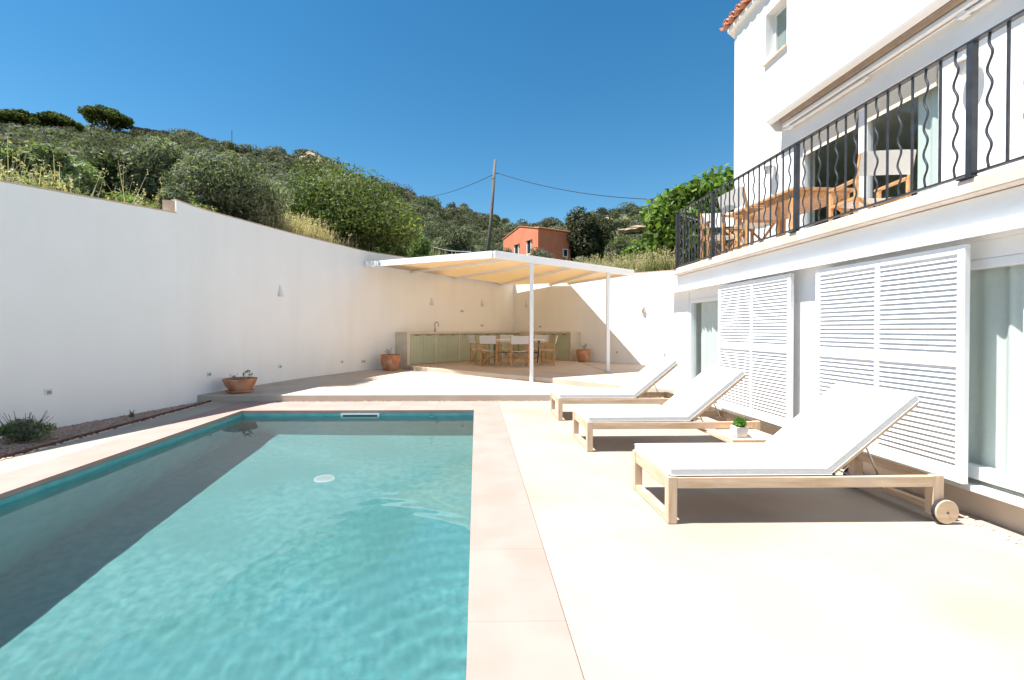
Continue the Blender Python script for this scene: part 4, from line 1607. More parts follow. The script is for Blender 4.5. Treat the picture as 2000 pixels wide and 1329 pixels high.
def crown(lumps, n, ln, wd, cols, spread=0.22, jitter=0.6, r=rng, inner=0.25):
    """leaves over a set of lumps (x, y, z, rx, ry, rz); returns vertices, faces, per-leaf albedo"""
    lumps = np.array(lumps, float)
    vol = (lumps[:, 3] * lumps[:, 4] * lumps[:, 5]) ** (2 / 3)
    cnt = np.maximum(1, (n * vol / vol.sum()).astype(int))
    C_, Nn, Cc = [], [], []
    cols = np.array(cols, float)
    for lp_, k in zip(lumps, cnt):
        d_ = r.normal(0, 1, (k, 3))
        d_ /= np.linalg.norm(d_, axis=1, keepdims=True)
        rad = 1 - np.abs(r.normal(0, spread, k))
        mask = r.random(k) < inner
        rad[mask] = r.uniform(0.2, 0.9, mask.sum())
        C_.append(lp_[:3] + d_ * rad[:, None] * lp_[3:])
        Nn.append(d_)
        base = cols[r.integers(0, len(cols))]
        tone = r.uniform(0.7, 1.3)
        f = r.uniform(0.6, 1.45, (k, 1))
        m_ = r.random((k, 1)) < 0.25
        alt = cols[r.integers(0, len(cols), k)]
        Cc.append(np.where(m_, alt, base) * f * tone)
    cent = np.concatenate(C_)
    V, F = quads(cent, np.concatenate(Nn), ln, wd, jitter, r)
    return V, F, np.concatenate(Cc)

def lumps_for(x, y, z, w, dpt, h, k, r=rng, core=0.38):
    """a bush outline of k lumps standing on (x, y, z)"""
    out = [(x, y, z + h * 0.45, w * core, dpt * core, h * (0.45 if core < 0.4 else 0.5))]
    for i in range(k):
        a = r.uniform(0, 2 * math.pi)
        q = r.uniform(0.25, 0.75)
        e = r.uniform(0.22, 0.86 - 0.55 * q * q)
        s = r.uniform(0.16, 0.30)
        out.append((x + math.cos(a) * q * w * 0.5, y + math.sin(a) * q * dpt * 0.5, z + h * e, w * s, dpt * s, h * s * r.uniform(0.7, 1.0)))
    return out

def limbs(mb, x, y, z, h, w, r0, k, r=rng):
    fork = z + h * 0.22
    mb.tube([(x, y, z - 0.2), (x + r.normal(0, 0.03) * h, y, (z + fork) / 2), (x, y, fork)], [r0, r0 * 0.8, r0 * 0.7], 8)
    for i in range(k):
        a = 2 * math.pi * i / k + r.uniform(-0.4, 0.4)
        q = r.uniform(0.2, 0.36) * w
        zz = z + h * r.uniform(0.55, 0.85)
        mb.tube([(x, y, fork - 0.03 * h), (x + math.cos(a) * q * 0.5, y + math.sin(a) * q * 0.5, fork + (zz - fork) * 0.45), (x + math.cos(a) * q, y + math.sin(a) * q, zz)], [r0 * 0.6, r0 * 0.4, r0 * 0.12], 6)

def bearing(px):
    a = math.atan((px - 944) / 889) + R(0.902)
    return math.sin(a), math.cos(a), math.cos(a - R(0.902))

def plant(name, label, cat, x, y, w, h, n, ln, wd, cols, k=10, dpt=None, trunk=0.05, group=None, jitter=0.6, z=None, lift=0.0, spread=0.22, inner=0.25, mat='leaf', nl=4, core=0.38):
    z = terrain_z(x, y) - 0.1 if z is None else z
    r3 = np.random.default_rng(int(abs(x) * 1000 + abs(y) * 77) + n)
    t = thing(name, label, cat, (x, y, z), 0, group)
    lm = lumps_for(x, y, z + lift, w, dpt or w, h - lift, k, r3, core)
    V, F, C_ = crown(lm, n, ln, wd, cols, jitter=jitter, spread=spread, inner=inner, r=r3)
    fastmesh('crown', V, F, M[mat], C_, parent=t)
    b = MB()
    limbs(b, x, y, z, h, w, trunk, nl, r3)
    obj('trunk', b, M['bark'], t, smooth=True)
    return t

OLIVE = [(0.165, 0.190, 0.125), (0.195, 0.220, 0.150), (0.125, 0.148, 0.090), (0.225, 0.245, 0.180)]
GREEN = [(0.108, 0.150, 0.046), (0.128, 0.166, 0.054), (0.090, 0.130, 0.042), (0.150, 0.176, 0.066)]
FRESH = [(0.155, 0.225, 0.075), (0.185, 0.245, 0.095), (0.125, 0.190, 0.062)]
DARK = [(0.060, 0.078, 0.032), (0.078, 0.096, 0.038), (0.048, 0.064, 0.027)]
SCRUB = [(0.128, 0.140, 0.094), (0.106, 0.120, 0.074), (0.148, 0.156, 0.114), (0.116, 0.134, 0.066), (0.138, 0.132, 0.106), (0.082, 0.094, 0.058)]
PINE = [(0.080, 0.104, 0.034), (0.062, 0.082, 0.030), (0.100, 0.112, 0.036)]
FIG = [(0.095, 0.165, 0.026), (0.125, 0.205, 0.038), (0.070, 0.125, 0.022), (0.150, 0.220, 0.055)]

def at(px, r):
    s, c, _ = bearing(px)
    return s * r, c * r
def size(px_w, px, r):
    return px_w / 889.0 * r * bearing(px)[2]

# near shrubs above the left wall: (picture column, distance, width px, top px)
def near(name, label, cat, px, r, wpx, top, n, ln, wd, cols, **kw):
    x, y = at(px, r)
    z = terrain_z(x, y) - 0.15
    h = 1.3 + (644.5 - top) / 889.0 * r * bearing(px)[2] - z
    plant(name, label, cat, x, y, size(wpx, px, r), h, n, ln, wd, cols, z=z, **kw)
near('broom_shrub', 'soft light green feathery shrub above the left end of the garden wall', 'shrub', 92, 10.4, 170, 280, 24000, 0.07, 0.017, [(0.185, 0.235, 0.115), (0.22, 0.27, 0.145), (0.15, 0.195, 0.088)], k=18, jitter=0.7, spread=0.22)
near('lentisk_bush', 'dark olive green bush between the feathery shrub and the grey olives', 'bush', 205, 12.6, 120, 283, 14000, 0.06, 0.026, DARK + [(0.075, 0.08, 0.02)], k=14)
near('wild_olive', 'grey green wild olive left of the larger one, above the lower wall', 'olive tree', 308, 12.6, 150, 272, 22000, 0.058, 0.017, OLIVE, k=16, trunk=0.07)
near('wild_olive', 'largest grey green wild olive, standing just behind the step in the garden wall', 'olive tree', 425, 11.6, 215, 287, 34000, 0.056, 0.016, OLIVE, k=22, trunk=0.08)
near('wild_olive', 'low pale olive sprout in front of the two grey olives', 'olive tree', 345, 9.9, 70, 362, 7000, 0.055, 0.015, OLIVE, k=8, trunk=0.03)
near('mastic_bush', 'big rounded bright green bush above the wall left of the pergola', 'bush', 684, 15.2, 255, 318, 52000, 0.060, 0.023, GREEN, k=34, trunk=0.1, core=0.43)
near('mastic_bush', 'small fresh green bush at the right foot of the big rounded bush', 'bush', 820, 19.0, 52, 452, 3500, 0.07, 0.03, FRESH, k=7, trunk=0.03)
near('heath_bush', 'dark bush in the clearing left of the wooden pole', 'bush', 888, 30.0, 82, 452, 6000, 0.11, 0.05, SCRUB[:3] + DARK[:1], k=10)
near('heath_bush', 'small round bush in the grass between the big green bush and the wooden pole', 'bush', 858, 40.0, 40, 455, 2200, 0.13, 0.06, SCRUB, k=7)
near('silver_olive', 'pale silvery olive shrub left of the orange house', 'olive tree', 990, 40.0, 36, 473, 3000, 0.10, 0.035, [(0.15, 0.165, 0.12), (0.18, 0.195, 0.15)], k=8, trunk=0.04)
near('silver_olive', 'pale silvery olive shrub right in front of the corner of the orange house', 'olive tree', 1055, 38.0, 52, 478, 4000, 0.10, 0.035, [(0.15, 0.165, 0.12), (0.18, 0.195, 0.15)], k=9, trunk=0.04)
near('silver_olive', 'pale silvery olive shrub at the foot of the wooden pole', 'olive tree', 937, 34.0, 34, 474, 2600, 0.10, 0.035, [(0.13, 0.145, 0.10), (0.16, 0.175, 0.13)], k=7, trunk=0.04)
near('holm_oak', 'big dark oak tree close to the right side of the orange house', 'tree', 1140, 66.0, 104, 402, 15000, 0.24, 0.15, [(0.042, 0.050, 0.024), (0.058, 0.066, 0.034), (0.032, 0.038, 0.02), (0.085, 0.085, 0.05)], k=20, trunk=0.3)
near('grey_bush', 'grey green bush in front of the dark oak, left of the fig tree', 'bush', 1208, 48.0, 48, 446, 3200, 0.16, 0.08, SCRUB, k=8)
near('young_fig', 'low bright green sapling left of the tall leafy tree', 'sapling', 1242, 19.5, 56, 458, 1500, 0.10, 0.075, FIG, k=8, trunk=0.03)
near('fig_tree', 'tall bright green broad leaved tree behind the balcony railing', 'tree', 1392, 17.0, 235, 312, 17000, 0.115, 0.085, FIG, k=34, trunk=0.14, jitter=0.8, spread=0.3)
near('fig_tree', 'lower spreading branch clump of broad leaves left of the railing corner', 'tree', 1322, 16.6, 100, 345, 4200, 0.11, 0.08, FIG, k=14, trunk=0.06, jitter=0.8, spread=0.35)

# umbrella pines on the skyline
def pine(label, px, top, bot, wpx, r=104):
    x, y = at(px, r)
    c = bearing(px)[2]
    z = terrain_z(x, y) - 0.4
    zt = 1.3 + (644.5 - top) / 889.0 * r * c
    zb = 1.3 + (644.5 - bot) / 889.0 * r * c
    w = wpx / 889.0 * r * c
    t = thing('umbrella_pine', label, 'pine tree', (x, y, z), 0, 'pines on the skyline')
    lm = []
    r3 = np.random.default_rng(int(abs(px)) + 5)
    for i in range(22):
        a = i * 2.4 + r3.uniform(-0.3, 0.3)
        q = 0.42 * math.sqrt((i + 0.5) / 22)
        hh = zb + (zt - zb) * (0.80 - 0.75 * (q / 0.42) ** 2 * 0.5 + r3.uniform(-0.10, 0.06))
        lm.append((x + math.cos(a) * q * w, y + math.sin(a) * q * w, hh, w * 0.135, w * 0.135, (zt - zb) * 0.17))
    V, F, C_ = crown(lm, 4600, 0.26, 0.13, PINE, spread=0.2, r=r3)
    fastmesh('crown', V, F, M['leaf_far'], C_, parent=t)
    b = MB()
    m = (zb + zt) / 2
    b.tube([(x, y, z), (x + 0.3, y, (z + m) / 2), (x + 0.1, y, m)], [0.28, 0.22, 0.15], 7)
    for k in range(5):
        a = k * 1.256 + 0.4
        b.tube([(x + 0.2, y, z + (m - z) * 0.55), (x + math.cos(a) * w * 0.3, y + math.sin(a) * w * 0.3, m + 0.3)], [0.14, 0.05], 6)
    obj('trunk', b, M['bark'], t, smooth=True)
pine('spreading umbrella pine standing alone on the skyline, tallest of the pines', 212, 213, 258, 88)
pine('rounded pine at the far left of the skyline, left of two others', 42, 216, 260, 74)
pine('low wide pine on the skyline between the rounded pine and the lone umbrella pine', 116, 224, 262, 76)
pine('pine cut by the left edge of the picture on the skyline', -14, 222, 256, 50)

# far hillside scrub that reads as one mass
def scrub():
    Vs, Fs, Cs = [], [], []
    off = 0
    r2 = np.random.default_rng(3)
    cnt = 0
    while cnt < 2700:
        px = r2.uniform(-350, 1500)
        s, c, cz = bearing(px)
        phi = math.atan2(s, c)
        rr = float(np.interp(phi, PHIS, PARS[:, 2]))
        r0 = float(np.interp(phi, PHIS, PARS[:, 0]))
        u = r2.random() ** (0.75 if px < 780 else 0.5)
        r = (r0 + 5.5) * ((rr * 1.03) / (r0 + 5.5)) ** u
        if 790 < px < 1330 and r < 75 and r2.random() < 0.90:
            continue
        if 815 < px < 925 and r < 95 and r2.random() < 0.6:
            continue
        if 960 < px < 1135 and 44 < r < 80:
            continue
        if px > 1130 and px < 1290 and r < 100 and r2.random() < 0.5:
            continue
        if px > 1300 and r < 40:
            continue
        if r < 19 and px < 560:
            continue
        x, y = s * r, c * r
        z = terrain_z(x, y) - 0.25
        h = r2.uniform(0.7, 1.5) * (0.7 + r / 150) * (1.55 if px < 760 else 1.9)
        if px < 175 and r > 0.80 * rr:
            h *= 0.45
        w = h * r2.uniform(1.1, 1.9)
        lm = lumps_for(x, y, z, w, w, h, 5, r2)
        ln = 0.05 + r * 0.0015
        n = int(min(620, max(200, 2.6 * w * h / (ln * ln))))
        hue = np.array(SCRUB)[r2.integers(0, len(SCRUB), 2)] * r2.uniform(0.75, 1.3)
        V, F, C_ = crown(lm, n, ln, ln * 0.6, hue, spread=0.10, jitter=0.38, r=r2, inner=0.05)
        Vs.append(V)
        Fs.append(F + off)
        Cs.append(C_)
        off += len(V)
        cnt += 1
    fastmesh('hillside_scrub', np.concatenate(Vs), np.concatenate(Fs), M['leaf_far'], np.concatenate(Cs), kind='stuff')
scrub()

# ground cover and tall dry grass right behind the walls
def grass():
    Vs, Fs, Cs = [], [], []
    off = 0
    r2 = np.random.default_rng(9)
    straw = np.array([(0.44, 0.385, 0.245), (0.52, 0.465, 0.32), (0.36, 0.31, 0.18)])
    green = np.array([(0.10, 0.14, 0.035), (0.14, 0.17, 0.05), (0.08, 0.11, 0.03)])
    tufts = []
    for _ in range(2300):
        px = r2.uniform(-150, 1420)
        s, c, cz = bearing(px)
        phi = math.atan2(s, c)
        r0 = float(np.interp(phi, PHIS, PARS[:, 0]))
        dist = abs(r2.normal(0, 1)) * (0.5 if px < 480 else 1.2 if px < 800 else 5.0)
        if px < 480 and r2.random() < 0.35:
            continue
        tufts.append((px, s, c, r0 + 0.22 + dist, 0))
    for _ in range(330):
        px = r2.normal(590, 42)
        s, c, cz = bearing(px)
        r0 = float(np.interp(math.atan2(s, c), PHIS, PARS[:, 0]))
        tufts.append((px, s, c, r0 + 0.2 + abs(r2.normal(0, 0.9)), 1))
    for _ in range(34):
        px = r2.uniform(0, 330)
        s, c, cz = bearing(px)
        r0 = float(np.interp(math.atan2(s, c), PHIS, PARS[:, 0]))
        tufts.append((px, s, c, r0 + 0.2 + abs(r2.normal(0, 0.6)), 1))
    for _ in range(420):
        px = r2.uniform(1120, 1315)
        s, c, cz = bearing(px)
        r0 = float(np.interp(math.atan2(s, c), PHIS, PARS[:, 0]))
        tufts.append((px, s, c, r0 + 0.3 + r2.uniform(0, 3), 2))
    for _ in range(2200):
        px = r2.uniform(790, 1300)
        s, c, cz = bearing(px)
        tufts.append((px, s, c, r2.uniform(22, 62), 3))
    for (px, s, c, r, kind) in tufts:
        x, y = s * r, c * r
        z = terrain_z(x, y) - 0.06
        k = {0: 8, 1: 7, 2: 9, 3: 6}[kind]
        h = {0: 0.20 if px > 480 else 0.15, 1: 0.50, 2: 0.62, 3: 0.75}[kind] * r2.uniform(0.45, 1.45)
        if kind == 0 and 640 < px < 830:
            h *= 0.7
        pal = straw if (kind == 1 or r2.random() < {0: 0.40 if px > 480 else 0.10, 2: 0.35, 3: 0.42}.get(kind, 1)) else green
        ang = r2.uniform(0, 6.28, k)
        lean = r2.uniform(0.05, 0.5, k) * h
        bx = x + r2.normal(0, 0.07 if kind != 3 else 0.3, k)
        by = y + r2.normal(0, 0.07 if kind != 3 else 0.3, k)
        hw = (0.006 if kind in (0, 1, 2) else 0.022) * (1 + r / 40)
        col = pal[r2.integers(0, len(pal), k)] * r2.uniform(0.7, 1.25, (k, 1))
        hh = h * r2.uniform(0.6, 1.1, k)
        p0 = np.stack([bx, by, np.full(k, z)], 1)
        p1 = np.stack([bx + np.cos(ang) * lean, by + np.sin(ang) * lean, z + hh], 1)
        sd = np.stack([-np.sin(ang + 0.6), np.cos(ang + 0.6), np.zeros(k)], 1)
        V = np.stack([p0 - sd * hw, p0 + sd * hw, p1 + sd * hw * 0.25, p1 - sd * hw * 0.25], 1).reshape(-1, 3)
        Vs.append(V)
        Fs.append(np.arange(4 * k).reshape(k, 4) + off)
        Cs.append(col)
        off += 4 * k
        if kind in (1, 2):           # seed heads
            m = 4
            dr2 = r2.normal(0, 1, (k * m, 3))
            cen = np.repeat(p1, m, 0) + np.stack([r2.normal(0, 0.012, k * m), r2.normal(0, 0.012, k * m), r2.uniform(-0.10, 0.03, k * m)], 1)
            V, F = quads(cen, dr2, 0.024, 0.010, 0.5, r2)
            Vs.append(V)
            Fs.append(F + off)
            Cs.append(np.repeat(straw[r2.integers(0, 3, k)] * 1.15, m, 0))
            off += len(V)
    fastmesh('dry_grass', np.concatenate(Vs), np.concatenate(Fs), M['grass'], np.concatenate(Cs), kind='stuff')
grass()

# low herbs mixed in behind the wall
def herbs():
    Vs, Fs, Cs = [], [], []
    off = 0
    r2 = np.random.default_rng(21)
    for i in range(420):
        px = r2.uniform(-200, 1330)
        s, c, cz = bearing(px)
        r0 = float(np.interp(math.atan2(s, c), PHIS, PARS[:, 0]))
        r = r0 + 0.5 + abs(r2.normal(0, 1)) * 2.5
        x, y = s * r, c * r
        z = terrain_z(x, y) - 0.08
        h = r2.uniform(0.18, 0.5)
        pal = [FRESH, GREEN, OLIVE, [(0.16, 0.19, 0.06), (0.2, 0.2, 0.08)]][r2.integers(0, 4)]
        V, F, C_ = crown(lumps_for(x, y, z, h * 1.6, h * 1.6, h, 4, r2), 170, 0.036, 0.016, pal, r=r2)
        Vs.append(V)
        Fs.append(F + off)
        Cs.append(C_)
        off += len(V)
    fastmesh('wild_herbs', np.concatenate(Vs), np.concatenate(Fs), M['leaf'], np.concatenate(Cs), kind='stuff')
herbs()

# bare rock near the top of the hill and bare earth on the right-hand slope
def outcrop(label, px, top, r, wpx, hpx, name='rock_outcrop'):
    x, y = at(px, r)
    c = bearing(px)[2]
    zc = 1.3 + (644.5 - top) / 889.0 * r * c
    w, h = size(wpx, px, r), size(hpx, px, r)
    bm = bmesh.new()
    bmesh.ops.create_icosphere(bm, subdivisions=3, radius=1.0)
    for v in bm.verts:
        k = 1 + 0.18 * math.sin(5 * v.co.x + 3 * v.co.z) + 0.14 * math.sin(9 * v.co.y + 4 * v.co.x) + random.uniform(-0.07, 0.07)
        v.co = Vector((v.co.x * w * 0.5 * k, v.co.y * w * 0.5 * k, v.co.z * h * 0.5 * k))
    me = bpy.data.meshes.new(name)
    bm.to_mesh(me)
    bm.free()
    me.materials.append(M['rock'])
    o = bpy.data.objects.new(name, me)
    COL.objects.link(o)
    o.location = (x, y, zc - h * 0.5)
    tag(o, label, 'rock')
outcrop('bare tan rock showing among the scrub at the right shoulder of the hill', 612, 303, 88, 42, 20)
outcrop('reddish bare earth bank on the far slope left of the leafy tree', 1243, 446, 125, 66, 13, 'earth_bank')
outcrop('small pale rock in the scrub above the bare earth bank', 1186, 427, 140, 22, 9)

# ------------------------------------------------------------------ orange house, pole, wires
hz = 10.2
fh = thing('orange_house', 'small orange rendered house with a gable on the slope behind the pergola', 'house', (8.1, 59.5, hz))
Ld = Vector((-0.49, 0.87, 0))
Rd = Vector((0.87, 0.49, 0))
C0 = Vector((8.1, 59.5, 0))
def hp(l, r_, z):
    p = C0 + Ld * l + Rd * r_
    return (p.x, p.y, z)
ZE, ZP = 14.55, 15.6
b = MB()
prof = [(0, hz - 2), (0, ZE), (4.2, ZP), (8.4, ZE), (8.4, hz - 2)]
vs = [hp(l, 0, z) for l, z in prof] + [hp(l, 5.5, z) for l, z in prof]
b.add(vs, [(0, 1, 2, 3, 4), (9, 8, 7, 6, 5)] + [(i, (i + 1) % 5, 5 + (i + 1) % 5, 5 + i) for i in range(5)])
obj('wall', b, M['orange_wall'], fh)
b = MB()
for (l0, z0, l1, z1) in ((-0.18, ZE - 0.03, 4.2, ZP + 0.02), (8.58, ZE - 0.03, 4.2, ZP + 0.02)):
    b.add([hp(l0, -0.08, z0), hp(l0, 5.65, z0), hp(l1, 5.65, z1), hp(l1, -0.08, z1), hp(l0, -0.08, z0 + 0.1), hp(l0, 5.65, z0 + 0.1), hp(l1, 5.65, z1 + 0.1), hp(l1, -0.08, z1 + 0.1)],
          [(3, 2, 1, 0), (4, 5, 6, 7), (0, 1, 5, 4), (1, 2, 6, 5), (2, 3, 7, 6), (3, 0, 4, 7)])
hr = obj('roof', b, M['rooftile'], fh)
tp_ = None
for k in range(22):
    b = MB()
    q = 0.12 + 0.25 * k
    b.tube([hp(-0.26, q, ZE + 0.07), hp(0.9, q, ZE + 0.30)], 0.10, 8)
    obj('roof_tile', b, M['rooftile'], hr, smooth=True)
def hwin(face, u, z, w, h, dark=True):
    f = (lambda a, o: C0 + Ld * a - Rd * o) if face == 'L' else (lambda a, o: C0 + Rd * a - Ld * o)
    b = MB()
    def bx(a0, a1, z0, z1, o0, o1):
        q = [f(a0, o0), f(a1, o0), f(a1, o1), f(a0, o1)]
        b.prism([(p.x, p.y) for p in q], z0, z1)
    fw = 0.14
    bx(u - w / 2 - fw, u - w / 2, z - fw, z + h, -0.02, 0.07)
    bx(u + w / 2, u + w / 2 + fw, z - fw, z + h, -0.02, 0.07)
    bx(u - w / 2, u + w / 2, z - fw, z, -0.02, 0.07)
    if not dark:
        bx(u - w / 2 - fw, u + w / 2 + fw, z + h + 0.001, z + h + fw, -0.02, 0.07)
    wf = obj('window', b, M['plastic'], fh)
    b = MB()
    bx(u - w / 2 + 0.002, u + w / 2 - 0.002, z + 0.002, z + h, -0.02, 0.02)
    bx(u - 0.02, u + 0.02, z + 0.002, z + h - 0.002, 0.0201, 0.045)
    obj('pane', b, M['dark_glass'], wf)
    if dark:
        b = MB()
        bx(u - w / 2 - 0.3, u + w / 2 + 0.3, z + h + 0.03, z + h + 0.14, -0.02, 0.22)
        obj('lintel_tiles', b, M['rooftile'], wf)
hwin('L', 4.9, 11.6, 0.75, 1.55)
hwin('L', 1.95, 11.55, 0.75, 1.7)
hwin('R', 4.6, 11.3, 0.62, 0.85, dark=False)

px0, py0 = at(951, 34.0)
c34 = bearing(951)[2]
zb = terrain_z(px0, py0) - 0.6
x1, y1 = at(967, 34.0)
zt = 1.3 + (644.5 - 314) / 889.0 * 34.0 * c34
b = MB()
b.tube([(px0 - 0.12, py0, zb), ((px0 + x1) / 2, py0, (zb + zt) / 2), (x1, y1, zt)], [0.15, 0.125, 0.10], 12)
pole = thing('utility_pole', 'leaning weathered wooden utility pole behind the pergola', 'utility pole', (px0, py0, zb))
obj('shaft', b, M['pole_wood'], pole, smooth=True)
b = MB()
def along(z):
    t = (z - zb) / (zt - zb)
    return Vector((px0 + (x1 - px0) * t, py0, z))
za = 1.3 + (644.5 - 342) / 889.0 * 34.0
pa = along(za)
b.tube([pa + Vector((-0.14, -0.02, -0.05)), pa + Vector((0.26, -0.02, 0.10))], 0.03, 8)
b.tube([pa + Vector((-0.16, 0, -0.32)), pa + Vector((0.02, -0.12, -0.30))], 0.05, 8)
obj('bracket', b, M['dark_metal'], pole)
def wire(p, q, sag, label):
    b = MB()
    p, q = Vector(p), Vector(q)
    pts = []
    for k in range(41):
        t = k / 40
        a = p.lerp(q, t)
        a.z -= sag * 4 * t * (1 - t)
        pts.append(a)
    b.tube(pts, 0.022, 6)
    o = obj('overhead_wire', b, M['cable'], org=p, smooth=True)
    tag(o, label, 'cable', 'wires on the utility pole')
lx, ly = at(800, 62.0)
lz = 1.3 + (644.5 - 386) / 889.0 * 62.0 * bearing(800)[2]
wire(pa + Vector((-0.14, 0, -0.05)), (lx, ly, lz), 0.6, 'black overhead wire running left from the pole down to the hill')
rx_, ry_ = at(1345, 30.0)
rz_ = 1.3 + (644.5 - 391) / 889.0 * 30.0 * bearing(1345)[2]
wire(pa + Vector((0.26, 0, 0.10)), (rx_, ry_, rz_), 0.55, 'black overhead wire running right from the pole into the leafy tree')
# thin mast on the left skyline
mx, my = at(455, 108)
mz = terrain_z(mx, my)
b = MB()
b.tube([(mx, my, mz - 0.5), (mx, my, 1.3 + (644.5 - 257) / 889.0 * 108 * bearing(455)[2])], 0.07, 6)
tag(obj('mast', b, M['dark_metal'], org=(mx, my, mz)), 'thin dark mast on the skyline above the largest olive', 'mast')
# dry stone wall on the skyline right of the lone pine
sw = thing('dry_stone_wall', 'low dark stone wall on the skyline right of the lone umbrella pine', 'wall', (*at(290, 108), terrain_z(*at(290, 108))))
b = MB()
for k in range(26):
    px = 263 + k * 2.6
    x, y = at(px, 108 + random.uniform(-0.2, 0.2))
    z = terrain_z(x, y)
    zt_ = 1.3 + (644.5 - (251 + (px - 263) * 0.14)) / 889.0 * 108 * bearing(px)[2] + random.uniform(-0.06, 0.06)
    b.box(x - 0.22, x + 0.22, y - 0.3, y + 0.3, z - 0.5, zt_)
obj('stone', b, M['bark'], sw)['kind'] = 'stuff'
# rope strung in the clearing
b = MB()
pts = []
for k in range(21):
    t = k / 20
    x, y = at(845 + 75 * t, 26)
    pts.append((x, y, 1.3 + (644.5 - (484 + 8 * t + 3 * math.sin(math.pi * t))) / 889.0 * 26))
b.tube(pts, 0.016, 6)
tag(obj('rope', b, M['plastic'], org=pts[0]), 'thin pale rope strung across the clearing above the pergola', 'rope')

# ------------------------------------------------------------------ pots and garden plants
def twigs(parent, c, n, h, lean, cols, leaves, ln, wd, r0=0.006, seed=1):
    r2 = np.random.default_rng(seed)
    b = MB()
    cen = []
    for i in range(n):
        a = r2.uniform(0, 6.28)
        l = r2.uniform(0.2, 1.0) * lean
        hh = h * r2.uniform(0.55, 1.0)
        s = (c[0] + math.cos(a) * lean * 0.3, c[1] + math.sin(a) * lean * 0.3, c[2])
        m = (c[0] + math.cos(a) * l * 0.7, c[1] + math.sin(a) * l * 0.7, c[2] + hh * 0.5)
        e_ = (c[0] + math.cos(a) * l * 1.1, c[1] + math.sin(a) * l * 1.1, c[2] + hh)
        b.tube([s, m, e_], [r0, r0 * 0.8, r0 * 0.4], 5)
        for k in range(leaves):
            t = r2.uniform(0.5, 1.0)
            p = np.array(m) * (1 - t) + np.array(e_) * t
            cen.append(p + r2.normal(0, 0.012, 3))
    obj('stem', b, M['bark'], parent, smooth=True)
    cen = np.array(cen)
    V, F = quads(cen, r2.normal(0, 1, cen.shape) + np.array([0, 0, 0.8]), ln, wd, 0.4, r2)
    cols = np.array(cols)
    fastmesh('foliage', V, F, M['leaf'], cols[r2.integers(0, len(cols), len(cen))] * r2.uniform(0.7, 1.3, (len(cen), 1)), parent=parent)

t = thing('terracotta_bowl', 'wide low terracotta bowl with sparse plant on the step by the left wall', 'plant pot', (-4.46, 8.66, 0.12))
b = MB()
b.lathe([(0.0, 0.03), (0.17, 0.03), (0.185, 0.045), (0.25, 0.13), (0.295, 0.24), (0.298, 0.262), (0.285, 0.265), (0.275, 0.255), (0.25, 0.20), (0.0, 0.20)], 40, (-4.46, 8.66, 0.121))
bo = obj('bowl', b, M['terracotta'], t, smooth=True)
b = MB()
b.lathe([(0.0, 0.0), (0.20, 0.0), (0.245, 0.03), (0.252, 0.045), (0.238, 0.045), (0.20, 0.02), (0.0, 0.018)], 36, (-4.46, 8.66, 0.121))
obj('saucer', b, M['terracotta'], t, smooth=True)
b = MB()
b.lathe([(0.0, 0.235), (0.15, 0.232), (0.268, 0.226)], 30, (-4.46, 8.66, 0.121))
obj('soil', b, M['soil'], t)
twigs(t, (-4.34, 8.66, 0.34), 6, 0.20, 0.13, GREEN + FRESH, 10, 0.018, 0.012, 0.003, 4)
twigs(t, (-4.58, 8.66, 0.34), 6, 0.13, 0.15, OLIVE, 6, 0.014, 0.008, 0.003, 5)

def round_pot(x, y, z, R0, H_, label, seed):
    t = thing('terracotta_pot', label, 'plant pot', (x, y, z))
    b = MB()
    k = H_
    b.lathe([(0.0, 0.0), (R0 * 0.66, 0.0), (R0 * 0.72, 0.02 * k), (R0 * 0.93, 0.42 * k), (R0 * 1.0, 0.72 * k), (R0 * 0.97, 0.86 * k), (R0 * 1.0, 0.92 * k), (R0 * 1.0, 0.985 * k), (R0 * 0.95, k), (R0 * 0.90, 0.97 * k), (R0 * 0.88, 0.85 * k), (0.0, 0.85 * k)], 36, (x, y, z + 0.001))
    obj('pot', b, M['terracotta'], t, smooth=True)
    b = MB()
    b.lathe([(0.0, 0.90 * k), (R0 * 0.89, 0.89 * k)], 28, (x, y, z + 0.001))
    obj('soil', b, M['soil'], t)
    twigs(t, (x, y, z + 0.88 * k), 9, 0.27, R0 * 0.75, [(0.06, 0.06, 0.03), (0.09, 0.10, 0.04)], 4, 0.022, 0.008, 0.005, seed)
round_pot(-2.50, 13.32, 0.12, 0.29, 0.46, 'large round terracotta pot with bare stems left of the kitchen counter', 8)
round_pot(3.56, 15.02, 0.24, 0.235, 0.41, 'smaller terracotta pot with bare stems right of the kitchen counter', 12)

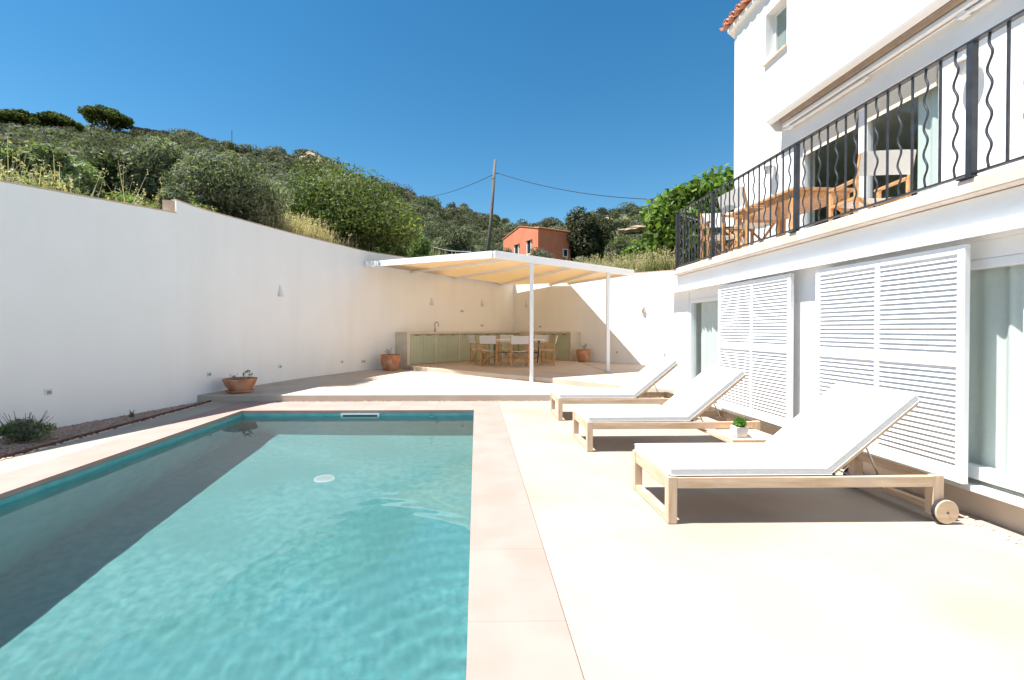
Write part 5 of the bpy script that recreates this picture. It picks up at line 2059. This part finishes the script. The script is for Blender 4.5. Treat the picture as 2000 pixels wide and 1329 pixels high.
t = thing('tray_plant', 'small grey square pot with bright green plant on the lounger tray', 'potted plant', (2.63, 4.50, 0.236))
x, y, z = 2.63, 4.50, 0.2365
b = MB()
a0, a1 = 0.050, 0.062
b.add([(x - a0, y - a0, z), (x + a0, y - a0, z), (x + a0, y + a0, z), (x - a0, y + a0, z), (x - a1, y - a1, z + 0.10), (x + a1, y - a1, z + 0.10), (x + a1, y + a1, z + 0.10), (x - a1, y + a1, z + 0.10)],
      [(3, 2, 1, 0), (4, 5, 6, 7), (0, 1, 5, 4), (1, 2, 6, 5), (2, 3, 7, 6), (3, 0, 4, 7)])
obj('pot', b, M['grey_pot'], t, bevel=0.005, seg=2)
lm = [(x + rng.normal(0, 0.025), y + rng.normal(0, 0.025), z + 0.13 + rng.uniform(-0.01, 0.025), 0.045, 0.045, 0.04) for _ in range(7)]
V, F, C_ = crown(lm, 900, 0.016, 0.008, [(0.10, 0.24, 0.03), (0.16, 0.32, 0.05), (0.07, 0.17, 0.02)], spread=0.3)
fastmesh('foliage', V, F, M['leaf'], C_, parent=t)

def bedplant(name, label, x, y, w, h, n, cols, ln, wd, seed, stems):
    t = thing(name, label, 'shrub', (x, y, -0.03))
    r2 = np.random.default_rng(seed)
    lm = lumps_for(x, y, -0.03, w, w * 0.8, h, 12, r2)
    V, F, C_ = crown(lm, n, ln, wd, cols, spread=0.35, jitter=0.9, r=r2)
    fastmesh('foliage', V, F, M['leaf'], C_, parent=t)
    b = MB()
    for i in range(stems):
        a = r2.uniform(0, 6.28)
        q = r2.uniform(0.1, 0.5) * w
        b.tube([(x, y, -0.04), (x + math.cos(a) * q * 0.6, y + math.sin(a) * q * 0.6, h * 0.45), (x + math.cos(a) * q, y + math.sin(a) * q, h * r2.uniform(0.7, 1.05))], [0.006, 0.004, 0.002], 5)
    obj('stem', b, M['bark'], t)
bedplant('gravel_shrub', 'grey green shrub growing in the gravel below the left wall', -5.32, 5.42, 0.60, 0.34, 3200, OLIVE + FRESH[:1], 0.026, 0.008, 31, 26)
bedplant('gravel_sprig', 'tiny green sprig in the gravel between the shrub and the terracotta bowl', -5.20, 6.95, 0.10, 0.09, 130, OLIVE + FRESH, 0.018, 0.007, 33, 5)
